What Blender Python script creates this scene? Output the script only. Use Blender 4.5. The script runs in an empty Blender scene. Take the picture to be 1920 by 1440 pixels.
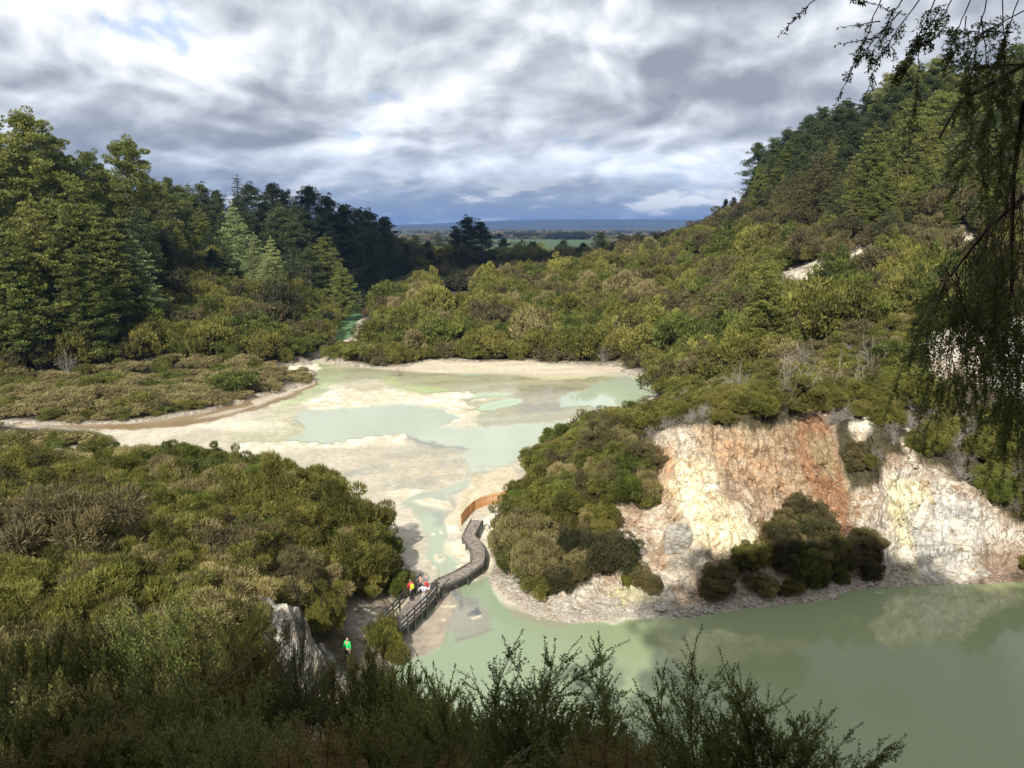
import bpy, math, random
import numpy as np
from mathutils import Vector, Matrix

SC = bpy.context.scene
COL = SC.collection
H = 30.0                      # eye height above the lake
F = 1550.0                    # focal length for a 1920 px wide picture
PITCH = math.radians(10.77)
SP, CP = math.sin(PITCH), math.cos(PITCH)
SUN_EL = math.radians(37.0)
SUN_XY = np.array([-0.30, -0.954])            # horizontal direction towards the sun
R0 = np.random.default_rng(7)

# ------------------------------------------------------------------ map: photo pixel -> place
def ray(px, py):
    u = (720.0 - np.asarray(py, float)) / F
    return (np.asarray(px, float) - 960.0) / F, CP + u * SP, -SP + u * CP
def G(px, py, z=0.0):
    x, y, zz = ray(px, py)
    t = (z - H) / zz
    return x * t, y * t
def W(px, py, Y):
    x, y, z = ray(px, py)
    t = Y / y
    return np.array([x * t, Y + 0 * x, H + z * t])
def proj(x, y, z):
    z = z - H
    dep = y * CP - z * SP
    up = y * SP + z * CP
    dep = np.maximum(dep, 0.05)
    return 960 + F * x / dep, 720 - F * up / dep

# ------------------------------------------------------------------ noise
def _h(ix, iy, iz, s):
    n = (ix * 374761393 + iy * 668265263 + iz * 2147483647 + s * 1274126177) & 0xFFFFFFFF
    n = ((n ^ (n >> 13)) * 1274126177) & 0xFFFFFFFF
    n = ((n ^ (n >> 15)) * 2246822519) & 0xFFFFFFFF
    return ((n ^ (n >> 16)) & 0xFFFF) / 65535.0
def vnoise(x, y, z=None, s=0):
    x = np.asarray(x, float); y = np.asarray(y, float)
    z = np.zeros_like(x) if z is None else np.asarray(z, float)
    ix, iy, iz = np.floor(x).astype(np.int64), np.floor(y).astype(np.int64), np.floor(z).astype(np.int64)
    fx, fy, fz = x - ix, y - iy, z - iz
    fx, fy, fz = fx*fx*(3-2*fx), fy*fy*(3-2*fy), fz*fz*(3-2*fz)
    r = 0
    for dx in (0, 1):
        wx = fx if dx else 1 - fx
        for dy in (0, 1):
            wy = fy if dy else 1 - fy
            for dz in (0, 1):
                wz = fz if dz else 1 - fz
                r = r + _h(ix + dx, iy + dy, iz + dz, s) * wx * wy * wz
    return r * 2 - 1
def fbm(x, y, z=None, o=4, s=0, g=0.5):
    a, r, t = 1.0, 0.0, 0.0
    for k in range(o):
        r = r + a * vnoise(x, y, z, s + k * 17); t += a
        a *= g; x = x * 2.03 + 5.1; y = y * 2.03 + 1.7
        if z is not None: z = z * 2.03 + 3.3
    return r / t
def sst(a, b, x):
    t = np.clip((x - a) / (b - a), 0, 1)
    return t * t * (3 - 2 * t)
def inpoly(P, x, y):
    P = np.asarray(P, float); c = np.zeros(np.shape(x), bool)
    j = len(P) - 1
    for i in range(len(P)):
        xi, yi = P[i]; xj, yj = P[j]
        if yi != yj:
            c ^= ((yi > y) != (yj > y)) & (x < (xj - xi) * (y - yi) / (yj - yi) + xi)
        j = i
    return c
def sdist(P, x, y):               # signed distance, negative inside
    P = np.asarray(P, float); d = np.full(np.shape(x), 1e18)
    j = len(P) - 1
    for i in range(len(P)):
        ax, ay = P[j]; bx, by = P[i]
        ex, ey = bx - ax, by - ay
        t = np.clip(((x - ax) * ex + (y - ay) * ey) / (ex * ex + ey * ey + 1e-12), 0, 1)
        d = np.minimum(d, (x - ax - ex * t) ** 2 + (y - ay - ey * t) ** 2)
        j = i
    d = np.sqrt(d)
    return np.where(inpoly(P, x, y), -d, d)

# ------------------------------------------------------------------ terrain height
FLAT_PX = [(1240, 737), (1232, 717), (1168, 700), (1165, 690), (1080, 684), (1000, 678), (900, 681), (820, 676), (760, 688), (700, 690),
    (610, 682), (600, 670), (640, 645), (668, 628), (672, 605), (690, 585), (735, 568), (760, 556), (800, 550), (900, 552), (900, 541), (830, 542), (760, 545), (700, 555), (640, 578), (600, 578), (628, 590), (634, 620),
    (625, 645), (596, 672), (585, 684), (535, 688), (545, 700), (590, 700), (592, 716),
    (480, 747), (380, 775), (250, 793), (100, 797), (-300, 790), (-300, 803), (0, 800), (140, 804), (215, 818), (228, 832),
    (190, 848), (90, 858), (-300, 858), (-300, 885), (100, 890), (300, 905), (480, 930), (600, 955), (690, 985), (745, 1030), (765, 1075),
    (768, 1110), (745, 1140), (700, 1180)]
FLAT = [tuple(G(*p)) for p in FLAT_PX] + [(-6, 46), (2, 35), (10, 27), (30, 22), (80, 20), (150, 30)] + \
    [tuple(G(*p)) for p in [(2300, 1080), (1920, 1089), (1860, 1094), (1790, 1092), (1700, 1096), (1620, 1104), (1500, 1130), (1400, 1140), (1300, 1156), (1180, 1161),
    (1080, 1166), (1010, 1158), (960, 1135), (925, 1098), (915, 1080), (922, 1065), (922, 1030), (925, 1000), (925, 975), (950, 950), (955, 925), (985, 895), (1000, 870), (1030, 845), (1100, 820), (1180, 775)]]
FLAT = np.array(FLAT)

CP_PX = [  # px, py, Y, canopy height to take off
    (650,655,185,1),(750,560,235,4),(750,640,195,3),(900,545,262,4),(900,620,205,4),(1000,500,275,5),(1000,580,225,4),(1050,660,182,2.5),
    (1150,480,300,5),(1150,600,205,4),(1150,672,172,3),(1250,445,340,5),(1250,520,240,5),(1250,620,180,4),(1350,420,300,5),(1350,520,215,5),
    (1350,620,160,4),(1350,700,118,3),(1450,400,250,6),(1450,500,180,5),(1450,620,130,4),(1450,710,98,3),(1550,400,220,8),(1550,500,165,3),
    (1550,620,120,3),(1550,710,95,3),(1640,430,185,0),(1750,450,160,3),(1750,560,125,3),(1750,640,105,2),(1750,740,88,2),(1900,450,150,3),
    (1900,640,97,0),(1900,760,84,2),(1430,382,300,0),(1550,300,280,0),(1700,240,260,0),(1900,200,250,0),
    (1230,806,74,0),(1350,796,74,0),(1500,778,76,0),(1560,775,78,0),(1650,830,75,0),(1750,872,73,0),(1850,900,74,0),(1980,920,76,0),
    (1000,900,80,1.5),(1050,800,92,2.5),(1180,745,98,3),(1150,850,80,2),(1100,950,72,2),(980,1000,70,1.5),(1300,720,108,3),(1300,690,150,3.5),
    (0,700,150,3),(0,600,165,5),(0,500,175,0),(0,420,225,0),(150,700,150,4),(150,600,170,5),(150,520,190,2),(150,430,230,0),
    (300,700,155,4),(300,600,180,5),(300,520,210,3),(300,440,280,0),(450,690,160,4),(450,600,190,5),(450,530,240,3),(450,450,310,0),
    (600,680,165,3),(600,600,215,4),(600,540,280,3),(600,470,340,0),(700,540,350,3),(720,450,400,8),
    (0,870,88,2),(120,850,90,2.5),(350,820,84,2.6),(600,870,77,2.6),(760,1000,66,2.2),(200,1000,60,2.6),(0,1060,52,2.5),(450,1000,58,2.5),(500,1060,50,1.5),(-300,900,70,2.5)]
pts = []
for a, b, Y, c in CP_PX:
    p = W(a, b, Y); pts.append((p[0], p[1], p[2] - c))
pts += [(-60,450,1),(0,450,1),(60,480,1),(0,600,1),(100,600,1),(-150,600,3),(-260,450,20),(220,450,20),(260,300,50),(150,620,3),(-260,250,35),(300,150,45),
    (*G(100,745),.8),(*G(400,720),.8),(*G(100,830),.8),(-120,140,3),
    (0,0,28.3),(-5,0,28.3),(5,0,28.4),(0,2.2,27.9),(-5,3,27.6),(5,2.5,27.9),(0,4.5,26.2),(4,4.5,26.2),(0,10,20.3),(-6,9,20.8),(8,9,20),(0,16,13.5),(-9,16,14.5),(12,15,13),
    (0,25,6),(-10,26,8),(-18,26,10),(-9,36,3.5),(-9,44,1.6),(-12.2,43,2.0),(-13,47,7),(-7,50,1.0),(-20,36,7),(-30,30,9),(-30,15,20),(-30,5,26),(30,5,26),(35,12,14),(60,8,20),(100,10,22),
    (0,-8,31),(-20,-10,32),(20,-10,32),(0,-30,40),(-40,-30,44),(40,-30,44),(0,-80,58),(-100,-60,60),(100,-60,60),(-100,10,24),(-90,50,12)]
pts = np.array(pts, float)
def _k(r): return r
_A = np.hypot(pts[:,None,0]-pts[None,:,0], pts[:,None,1]-pts[None,:,1]) + np.eye(len(pts)) * -0.3
_n = len(pts)
_M = np.zeros((_n+3, _n+3)); _M[:_n,:_n] = _A; _M[:_n,_n] = 1; _M[:_n,_n+1:] = pts[:,:2]; _M[_n,:_n] = 1; _M[_n+1:,:_n] = pts[:,:2].T
_W = np.linalg.solve(_M, np.concatenate([pts[:,2], np.zeros(3)]))
ROCKPOLY = np.array([G(1655,1098), G(1690,1080), G(1900,1075), G(1990,1085), W(1990,960,72)[:2], W(1880,930,72)[:2], W(1780,890,73)[:2], W(1690,900,72.5)[:2], W(1650,950,70)[:2]])
BLUFF = np.array([(-14.6,44.2),(-13.4,42.8),(-11.6,42.2),(-10.6,43.6),(-10.4,46.5),(-13,47.6),(-15.2,46.6)])
CUT = np.array([(-10.2,39),(-7.0,38),(-4,46),(-6.5,57),(-9.0,60),(-9.6,54),(-9.4,47)])
def height(x, y):
    x = np.asarray(x, float); y = np.asarray(y, float)
    sh = x.shape; x = x.ravel(); y = y.ravel()
    out = np.empty_like(x)
    for i in range(0, len(x), 60000):
        a, b = x[i:i+60000], y[i:i+60000]
        r = np.full(a.shape, _W[_n]) + a * _W[_n+1] + b * _W[_n+2]
        for k in range(_n):
            r += _W[k] * np.sqrt((a - pts[k,0])**2 + (b - pts[k,1])**2 + 0.02)
        q = np.hypot(a, b)
        far = sst(620, 900, q)
        r = np.clip(r, -5, 75)
        r = r * (1 - far) + far * (1.2 + 1.5 * fbm(a/300, b/300, o=2, s=3))
        nz = fbm(a/14, b/14, o=4, s=5)
        r = r + nz * 1.1 * sst(25, 60, q)
        d = sdist(FLAT, a, b) + fbm(a/3.0, b/3.0, o=4, s=11) * np.clip(q/90, .35, 2.0)
        px_, _ = proj(a, b, 0*a)
        cliff = sst(12, 18, a) * sst(85, 76, b) * sst(50, 55, b)
        west = sst(-3, 0, a) * (1 - sst(12, 18, a)) * sst(95, 85, b) * sst(54, 57, b)
        gul = fbm(a/2.2, b/7.0, o=4, s=21) * 1.5 + np.abs(fbm(a/4.0, b/10.0, o=4, s=23)) * 3.4 - .8 + np.abs(fbm(a/1.3, b/2.0, o=3, s=25)) * .9
        slope_c = 0.12 * np.minimum(np.maximum(d, 0), 1.6) + np.maximum(d - 1.6, 0) * (1.08) + gul * sst(1.5, 5, d)
        slope_w = 0.10 * np.minimum(np.maximum(d, 0), 2.2) + np.maximum(d - 2.2, 0) * 0.62
        slope_o = np.maximum(d, 0) * 0.5
        slope_n = np.maximum(d, 0) * 1.3
        near = sst(34, 28, b)
        sl = slope_c * cliff + slope_w * west + slope_o * (1 - np.clip(cliff + west + near, 0, 1)) + slope_n * near
        # grey-white rock buttress: steep and blocky
        rd = sdist(ROCKPOLY, a, b)
        rk = sst(0.8, -1.2, rd)
        st = np.maximum(d, 0) * 2.3
        st = np.minimum(st, 1.4 + 1.2*vnoise(a/1.6, b/9, s=31) + np.maximum(d-1.2,0)*1.9)
        blk = np.floor(st * 1.1 + vnoise(a*.5, b*.5, s=33)*.9) / 1.1
        st = st * .45 + blk * .55 + np.abs(fbm(a/1.3, b/1.3, o=4, s=35))*1.3
        sl = np.where(cliff > 0, sl * (1 - rk) + np.minimum(st, 9.5) * rk, sl)
        w = np.minimum(np.maximum(r, 0.35 + 0.25 * nz), 0.02 + sl + 0.12 * np.maximum(d,0)**.5)
        # rocky bluff above the path on the near side
        bd = sdist(BLUFF, a, b) + fbm(a/1.3, b/1.3, o=4, s=41) * .9
        w = np.maximum(w, np.where(bd < 1.2, np.minimum(7.9 + 1.8*fbm(a/1.6, b/1.6, o=4, s=43), 2.0 + (1.2 - bd) * 4.0 + 1.5*np.abs(fbm(a/.9, b/.9, o=3, s=45))), -9))
        cd = sdist(CUT, a, b)
        w = np.minimum(w, 1.1 + np.maximum(cd, 0) * 1.6 + .25 * fbm(a, b, o=3, s=47))
        w = np.where(d < 0, np.maximum(-0.7, d * 0.35), w)
        # far range of hills
        az = a / np.maximum(b, 1)
        hh = 46 + 70 * sst(-.18, .05, az) + 14 * fbm(az*9, 0*az, o=4, s=51)
        hl = sst(7600, 10400, b) * hh
        h2 = (30 + 22 * fbm(az*14+4, 0*az, o=3, s=53)) * sst(5600, 6600, b)
        w = w + np.where(b > 5000, np.maximum(hl, h2), 0)
        out[i:i+60000] = w
    return out.reshape(sh)

# ------------------------------------------------------------------ mesh helpers
def link(o):
    COL.objects.link(o); return o
def npmesh(name, V, Fq, mats=(), smooth=False, matidx=None):
    """V (n,3), Fq list of int arrays (m,k) of faces"""
    me = bpy.data.meshes.new(name)
    if isinstance(Fq, np.ndarray): Fq = [Fq]
    Fq = [f for f in Fq if len(f)]
    V = np.ascontiguousarray(V, np.float32)
    me.vertices.add(len(V)); me.vertices.foreach_set('co', V.ravel())
    nl = sum(f.size for f in Fq); nf = sum(len(f) for f in Fq)
    me.loops.add(nl); me.polygons.add(nf)
    me.loops.foreach_set('vertex_index', np.concatenate([f.ravel() for f in Fq]).astype(np.int32))
    ls = []; s = 0
    for f in Fq:
        ls.append(s + np.arange(len(f)) * f.shape[1]); s += f.size
    me.polygons.foreach_set('loop_start', np.concatenate(ls).astype(np.int32))
    for m in mats: me.materials.append(m)
    if matidx is not None: me.polygons.foreach_set('material_index', np.asarray(matidx, np.int32))
    me.polygons.foreach_set('use_smooth', np.full(nf, smooth, bool))
    me.update(calc_edges=True)
    return me
def setcol(me, name, rgb):
    a = me.color_attributes.new(name, 'FLOAT_COLOR', 'POINT')
    c = np.ones((len(rgb), 4), np.float32); c[:, :3] = rgb
    a.data.foreach_set('color', c.ravel())
def setf(me, name, v, domain='POINT'):
    a = me.attributes.new(name, 'FLOAT', domain)
    a.data.foreach_set('value', np.ascontiguousarray(v, np.float32))
def tag(o, label=None, cat=None, group=None, kind=None):
    if label: o['label'] = label
    if cat: o['category'] = cat
    if group: o['group'] = group
    if kind: o['kind'] = kind
    return o
def mobj(name, me, parent=None, loc=None):
    o = bpy.data.objects.new(name, me); link(o)
    if parent is not None: o.parent = parent
    if loc is not None: o.location = loc
    return o
def empty(name, loc=(0,0,0), rz=0):
    o = bpy.data.objects.new(name, None); link(o); o.location = loc; o.rotation_euler = (0,0,rz); o.empty_display_size = .3
    return o

class MB:                           # gathers tubes, boxes and free polygons into one mesh
    def __init__(s): s.v = []; s.f4 = []; s.f3 = []; s.n = 0
    def add(s, V, F4=None, F3=None):
        V = np.asarray(V, float).reshape(-1, 3)
        if F4 is not None and len(F4): s.f4.append(np.asarray(F4, int) + s.n)
        if F3 is not None and len(F3): s.f3.append(np.asarray(F3, int) + s.n)
        s.v.append(V); s.n += len(V)
    def tube(s, P, R, k=5, cap=True):
        P = np.asarray(P, float); m = len(P); R = np.broadcast_to(np.asarray(R, float), (m,))
        T = np.gradient(P, axis=0); T /= np.linalg.norm(T, axis=1)[:, None] + 1e-9
        a = np.array([0, 0, 1.0]) if abs(T[0][2]) < .9 else np.array([1.0, 0, 0])
        U = np.cross(T, a); U /= np.linalg.norm(U, axis=1)[:, None] + 1e-9
        B = np.cross(T, U)
        th = np.arange(k) * 2 * np.pi / k
        V = P[:, None, :] + R[:, None, None] * (np.cos(th)[None, :, None] * U[:, None, :] + np.sin(th)[None, :, None] * B[:, None, :])
        i = np.arange(m - 1)[:, None] * k; j = np.arange(k)[None, :]; j2 = (j + 1) % k
        Fq = np.stack([i + j, i + j2, i + k + j2, i + k + j], -1).reshape(-1, 4)
        s.add(V.reshape(-1, 3), Fq)
        if cap and k == 4:
            s.f4.append(np.array([[3,2,1,0],[k*(m-1), k*(m-1)+1, k*(m-1)+2, k*(m-1)+3]]) + s.n - m*k)
    def box(s, c, d, rz=0, M=None):
        x, y, z = [q / 2 for q in d]
        V = np.array([(-x,-y,-z),(x,-y,-z),(x,y,-z),(-x,y,-z),(-x,-y,z),(x,-y,z),(x,y,z),(-x,y,z)])
        if M is not None: V = V @ np.asarray(M).T
        ca, sa = math.cos(rz), math.sin(rz)
        V = np.stack([V[:,0]*ca - V[:,1]*sa, V[:,0]*sa + V[:,1]*ca, V[:,2]], 1) + np.asarray(c, float)
        s.add(V, [(0,3,2,1),(4,5,6,7),(0,1,5,4),(1,2,6,5),(2,3,7,6),(3,0,4,7)])
    def beam(s, a, b, w, h):           # rectangular bar from a to b
        a = np.asarray(a, float); b = np.asarray(b, float); t = b - a; L = np.linalg.norm(t); t = t / L
        up = np.array([0,0,1.0]) if abs(t[2]) < .95 else np.array([0,1.0,0])
        u = np.cross(t, up); u /= np.linalg.norm(u); v = np.cross(u, t)
        V = []
        for e in (a, b):
            for sx, sy in ((-1,-1),(1,-1),(1,1),(-1,1)): V.append(e + u*sx*w/2 + v*sy*h/2)
        s.add(V, [(0,1,2,3),(7,6,5,4),(0,4,5,1),(1,5,6,2),(2,6,7,3),(3,7,4,0)])
    def mesh(s, name, mat, smooth=False):
        V = np.concatenate(s.v) if s.v else np.zeros((0,3))
        Fs = []
        if s.f4: Fs.append(np.concatenate(s.f4))
        if s.f3: Fs.append(np.concatenate(s.f3))
        return npmesh(name, V, Fs, [mat], smooth)
    def build(s, name, mat, parent=None, smooth=False, loc=None):
        return mobj(name, s.mesh(name, mat, smooth), parent, loc)

# ------------------------------------------------------------------ materials
def newmat(name):
    m = bpy.data.materials.new(name); m.use_nodes = True
    nt = m.node_tree; nt.nodes.clear()
    out = nt.nodes.new('ShaderNodeOutputMaterial')
    return m, nt, out
def N(nt, t, **kw):
    n = nt.nodes.new('ShaderNode' + t)
    for k, v in kw.items():
        if k in n.inputs: n.inputs[k].default_value = v
        else: setattr(n, k, v)
    return n
def mixc(nt, a, b, fac, mode='MIX'):
    n = nt.nodes.new('ShaderNodeMix'); n.data_type = 'RGBA'; n.blend_type = mode
    for s, v in ((n.inputs[0], fac), (n.inputs[6], a), (n.inputs[7], b)):
        if hasattr(v, 'default_value') or hasattr(v, 'is_linked'): nt.links.new(v, s)
        elif isinstance(v, (tuple, list)): s.default_value = (*v[:3], 1)
        else: s.default_value = v
    return n.outputs[2]
def mth(nt, op, a, b=None, c=None, clamp=False):
    n = nt.nodes.new('ShaderNodeMath'); n.operation = op; n.use_clamp = clamp
    for i, v in enumerate((a, b, c)):
        if v is None: continue
        if hasattr(v, 'is_linked'): nt.links.new(v, n.inputs[i])
        else: n.inputs[i].default_value = v
    return n.outputs[0]
def mrange(nt, v, a, b, c=0., d=1., smooth=True):
    n = nt.nodes.new('ShaderNodeMapRange'); n.interpolation_type = 'SMOOTHSTEP' if smooth else 'LINEAR'
    nt.links.new(v, n.inputs[0])
    for i, q in enumerate((a, b, c, d)): n.inputs[i+1].default_value = q
    return n.outputs[0]

def leaf_mat(name, dark, light, alt, transl=.38, rough=.55):
    """foliage: each leaf has its own tone, each plant its own hue"""
    m, nt, out = newmat(name); L = nt.links.new
    t = N(nt, 'Attribute', attribute_name='tone')
    c = mixc(nt, dark, light, t.outputs['Fac'])
    oi = N(nt, 'ObjectInfo')
    c = mixc(nt, c, mixc(nt, c, alt, .55), mth(nt, 'POWER', oi.outputs['Random'], 1.6))
    c = mixc(nt, c, oi.outputs['Color'], 1.0, 'MULTIPLY')
    geo = N(nt, 'NewGeometry')
    no = N(nt, 'TexNoise', Scale=.35, Detail=3.0); L(geo.outputs['Position'], no.inputs['Vector'])
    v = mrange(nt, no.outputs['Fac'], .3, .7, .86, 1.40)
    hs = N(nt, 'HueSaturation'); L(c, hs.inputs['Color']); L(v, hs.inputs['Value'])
    p = N(nt, 'BsdfPrincipled', Roughness=rough); L(hs.outputs[0], p.inputs['Base Color'])
    p.inputs['Specular IOR Level'].default_value = .25
    tr = N(nt, 'BsdfTranslucent'); L(mixc(nt, hs.outputs[0], (1,1,.6), .12, 'MULTIPLY'), tr.inputs['Color'])
    mx = N(nt, 'MixShader'); mx.inputs[0].default_value = transl
    L(p.outputs[0], mx.inputs[1]); L(tr.outputs[0], mx.inputs[2]); L(mx.outputs[0], out.inputs[0])
    return m
def flat_mat(name, col, rough=.8, noise=.25, scale=4., col2=None, spec=.4, bump=0.):
    m, nt, out = newmat(name); L = nt.links.new
    tc = N(nt, 'TexCoord')
    no = N(nt, 'TexNoise', Scale=scale, Detail=5.0, Roughness=.6); L(tc.outputs['Object'], no.inputs['Vector'])
    col2 = col2 or tuple(q * (1 - noise * 1.6) for q in col)
    c = mixc(nt, col2, col, mrange(nt, no.outputs['Fac'], .35, .62))
    p = N(nt, 'BsdfPrincipled', Roughness=rough); L(c, p.inputs['Base Color']); p.inputs['Specular IOR Level'].default_value = spec
    if bump:
        b = N(nt, 'Bump', Strength=.5, Distance=bump); L(no.outputs['Fac'], b.inputs['Height']); L(b.outputs[0], p.inputs['Normal'])
    L(p.outputs[0], out.inputs[0])
    return m
# ------------------------------------------------------------------ the ground sheet
def softpoly(P, x, y, w=3., warp=0., wx=None, wy=None):
    d = sdist(P, x + (wx if wx is not None else 0) * warp, y + (wy if wy is not None else 0) * warp)
    return sst(w, -w, d)
def c8(P): return [(520 + a/2.4615, 640 + b/2.4615) for a, b in P]
def c5(P): return [(640 + a/4, 880 + b/4) for a, b in P]
def c4(P): return [(1120 + a/2.4, 640 + b/2.4) for a, b in P]

EXPOSED = [(1195,835),(1235,803),(1330,796),(1400,806),(1480,800),(1520,765),(1562,772),(1572,860),(1600,925),(1650,905),(1662,850),(1720,858),(1790,895),(1850,930),(1930,1000),(1930,1095),
           (1700,1098),(1500,1135),(1300,1160),(1080,1168),(960,1140),(910,1092),(960,1085),(1060,1112),(1110,1100),(1120,1040),(1090,1000),(1120,955),(1190,945),(1235,905),(1190,870)]
PATCHES = [[(1458,524),(1480,504),(1512,492),(1550,492),(1560,506),(1540,520),(1500,530)], [(1585,472),(1600,464),(1634,468),(1640,480),(1620,488),(1600,486)],
           [(1735,640),(1760,615),(1830,600),(1940,600),(1940,760),(1890,730),(1850,720),(1800,690),(1745,720)], [(1785,440),(1800,395),(1812,440),(1850,470),(1840,500),(1810,470)],
           [(1690,840),(1700,800),(1720,840)], [(1590,800),(1620,770),(1635,800),(1610,835)], [(600,575),(625,560),(650,580),(700,560),(745,542),(760,548),(700,572),(640,590)], [(640,640),(655,630),(668,640),(655,655)],
           [(965,915),(975,880),(1010,860),(1015,890),(990,915),(950,945)], [(420,1400),(430,1330),(470,1350),(480,1440),(400,1440)]]
def ground_colours(x, y, z, nzv):
    px, py = proj(x, y, z)
    n1 = fbm(x/2.6, y/2.6, z/2.6, o=5, s=71); n2 = fbm(x/.8, y/.8, z/.8, o=4, s=73); n3 = fbm(x/9, y/9, z/9, o=3, s=75)
    q = np.hypot(x, y)
    def C(*c): return np.array(c)
    t = sst(-.5, .5, n1)[:, None]
    col = C(.060,.048,.026) * (1 - t) + C(.10,.085,.045) * t            # leaf litter and thin scrub
    def over(w, c, c2=None, s=n2):
        nonlocal col
        c = C(*c)
        if c2 is not None:
            k = sst(-.35, .35, s)[:, None]; c = C(*c2) * (1 - k) + c * k
        w = np.clip(w, 0, 1)[:, None]
        col = col * (1 - w) + c * w
    # shore aprons
    d = sdist(FLAT, x, y) + n2 * .5 + n1 * .8
    over(sst(3.0, .6, d) * (y < 420) * (y > 20), (.52,.46,.36), (.34,.29,.22))
    W1 = 16.
    A = lambda P, w=7., wp=W1: softpoly(P, px, py, w, wp, n1, n2)
    e = A(EXPOSED, 6, 12)
    over(e, (.62,.53,.40), (.36,.25,.16), n2 * .8 + n1 * .5)
    e2 = e[:]
    # orange, brown, yellow and white ground of the slip
    S = lambda P, w=10., wp=22.: softpoly(P, px, py, w, wp, n1, n2) * e2
    over(S([(1300,800),(1480,790),(1520,760),(1600,900),(1580,1000),(1480,930),(1400,920),(1350,900),(1320,850)]), (.48,.36,.23), (.27,.165,.095), n1*.9 + n2*.7 + .05)
    over(S([(1195,850),(1260,840),(1280,880),(1255,930),(1215,900),(1190,890)]), (.58,.27,.13), (.55,.40,.26))
    over(S([(1490,790),(1550,780),(1590,890),(1600,1000),(1560,1000),(1530,930),(1500,870)]), (.38,.21,.115), (.27,.14,.07))
    over(S([(1510,810),(1560,815),(1572,900),(1545,890),(1515,850)],8,8), (.36,.27,.15), (.29,.20,.11))
    over(S([(1330,830),(1390,820),(1470,900),(1490,960),(1420,960),(1360,900)],10) * sst(-.2,.3,n1+.2), (.47,.29,.16), (.58,.44,.29))
    over(S([(1260,860),(1325,850),(1345,920),(1420,990),(1430,1040),(1340,1050),(1290,985),(1255,930)],14), (.84,.76,.54), (.72,.60,.38))
    over(S([(1275,910),(1300,905),(1335,960),(1370,1010),(1300,990)],12), (.92,.85,.58), (.82,.70,.42))
    over(S([(1640,920),(1700,860),(1780,900),(1850,940),(1930,1010),(1930,1100),(1680,1100),(1600,1010)],14), (.68,.62,.52), (.46,.38,.29))
    over(S([(1660,900),(1720,900),(1760,940),(1730,1000),(1720,1090),(1690,1085),(1680,1000)],10), (.78,.72,.50), (.62,.56,.32))
    over(S([(1700,960),(1760,930),(1850,950),(1840,1040),(1750,1090),(1720,1060)],10), (.72,.69,.62), (.46,.43,.38), n2 + .5*vnoise(x*.4, y*.4, z*2.6, s=5))
    over(S([(1830,1030),(1930,1030),(1930,1100),(1840,1100)],10), (.36,.26,.18), (.24,.17,.12))
    over(S([(910,1080),(1250,1080),(1260,1180),(1000,1170)],14), (.60,.54,.44), (.42,.35,.26))
    over(S([(1130,1110),(1200,1100),(1230,1130),(1150,1150)],10) * .8, (.52,.50,.24), (.55,.48,.32))
    for P in PATCHES:
        over(A(P, 5, 26) * sst(-.85, -.2, n2), (.82,.75,.60), (.50,.37,.24), n2 + n1*.4 + .12)
    over(A(PATCHES[2], 6, 10) * sst(1830,1870,px), (.9,.88,.84), (.7,.66,.6))
    # strata and cracks of the bluff above the path
    bd = sdist(BLUFF, x, y)
    bw = sst(1.6, .2, bd) * (z > 1.0)
    over(bw, (.56,.54,.46), (.10,.09,.075), n2 * 1.5 + n1 * .7 + .0)
    over(bw * sst(.15, .5, n1), (.50,.47,.22))
    over(sst(.8, -.4, sdist(CUT, x, y)), (.42,.34,.25), (.27,.20,.14))
    over(sst(2.5, 1.0, np.hypot(x+15.5, y-27)) , (.46,.42,.36), (.30,.25,.2))
    # the far plain: paddocks, tilled ground, shelter belts
    fx = x/150 + .35*n3; fy = y/330
    cell = _h(np.floor(fx).astype(np.int64), np.floor(fy).astype(np.int64), 0, 9)
    far = sst(700, 950, y) * (y < 5600)
    over(far * 1.0, (.085,.080,.050), (.060,.055,.038), n1)
    over(far * (cell > .45), (.090,.135,.050), (.080,.115,.045), n3)
    over(far * (cell < .14), (.20,.17,.10), (.16,.14,.09), n3)
    over(sst(600,650,y) * sst(1300,1100,y) * sst(70,150,x), (.075,.055,.035), (.055,.045,.03), n1)
    over(sst(5000, 5600, y) , (.030,.042,.034), (.075,.080,.05), fbm(x/900, y/500, o=3, s=81) - .25)  # far hills: cloud shadow put into the dark base colour
    return np.clip(col, .005, .95)

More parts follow.
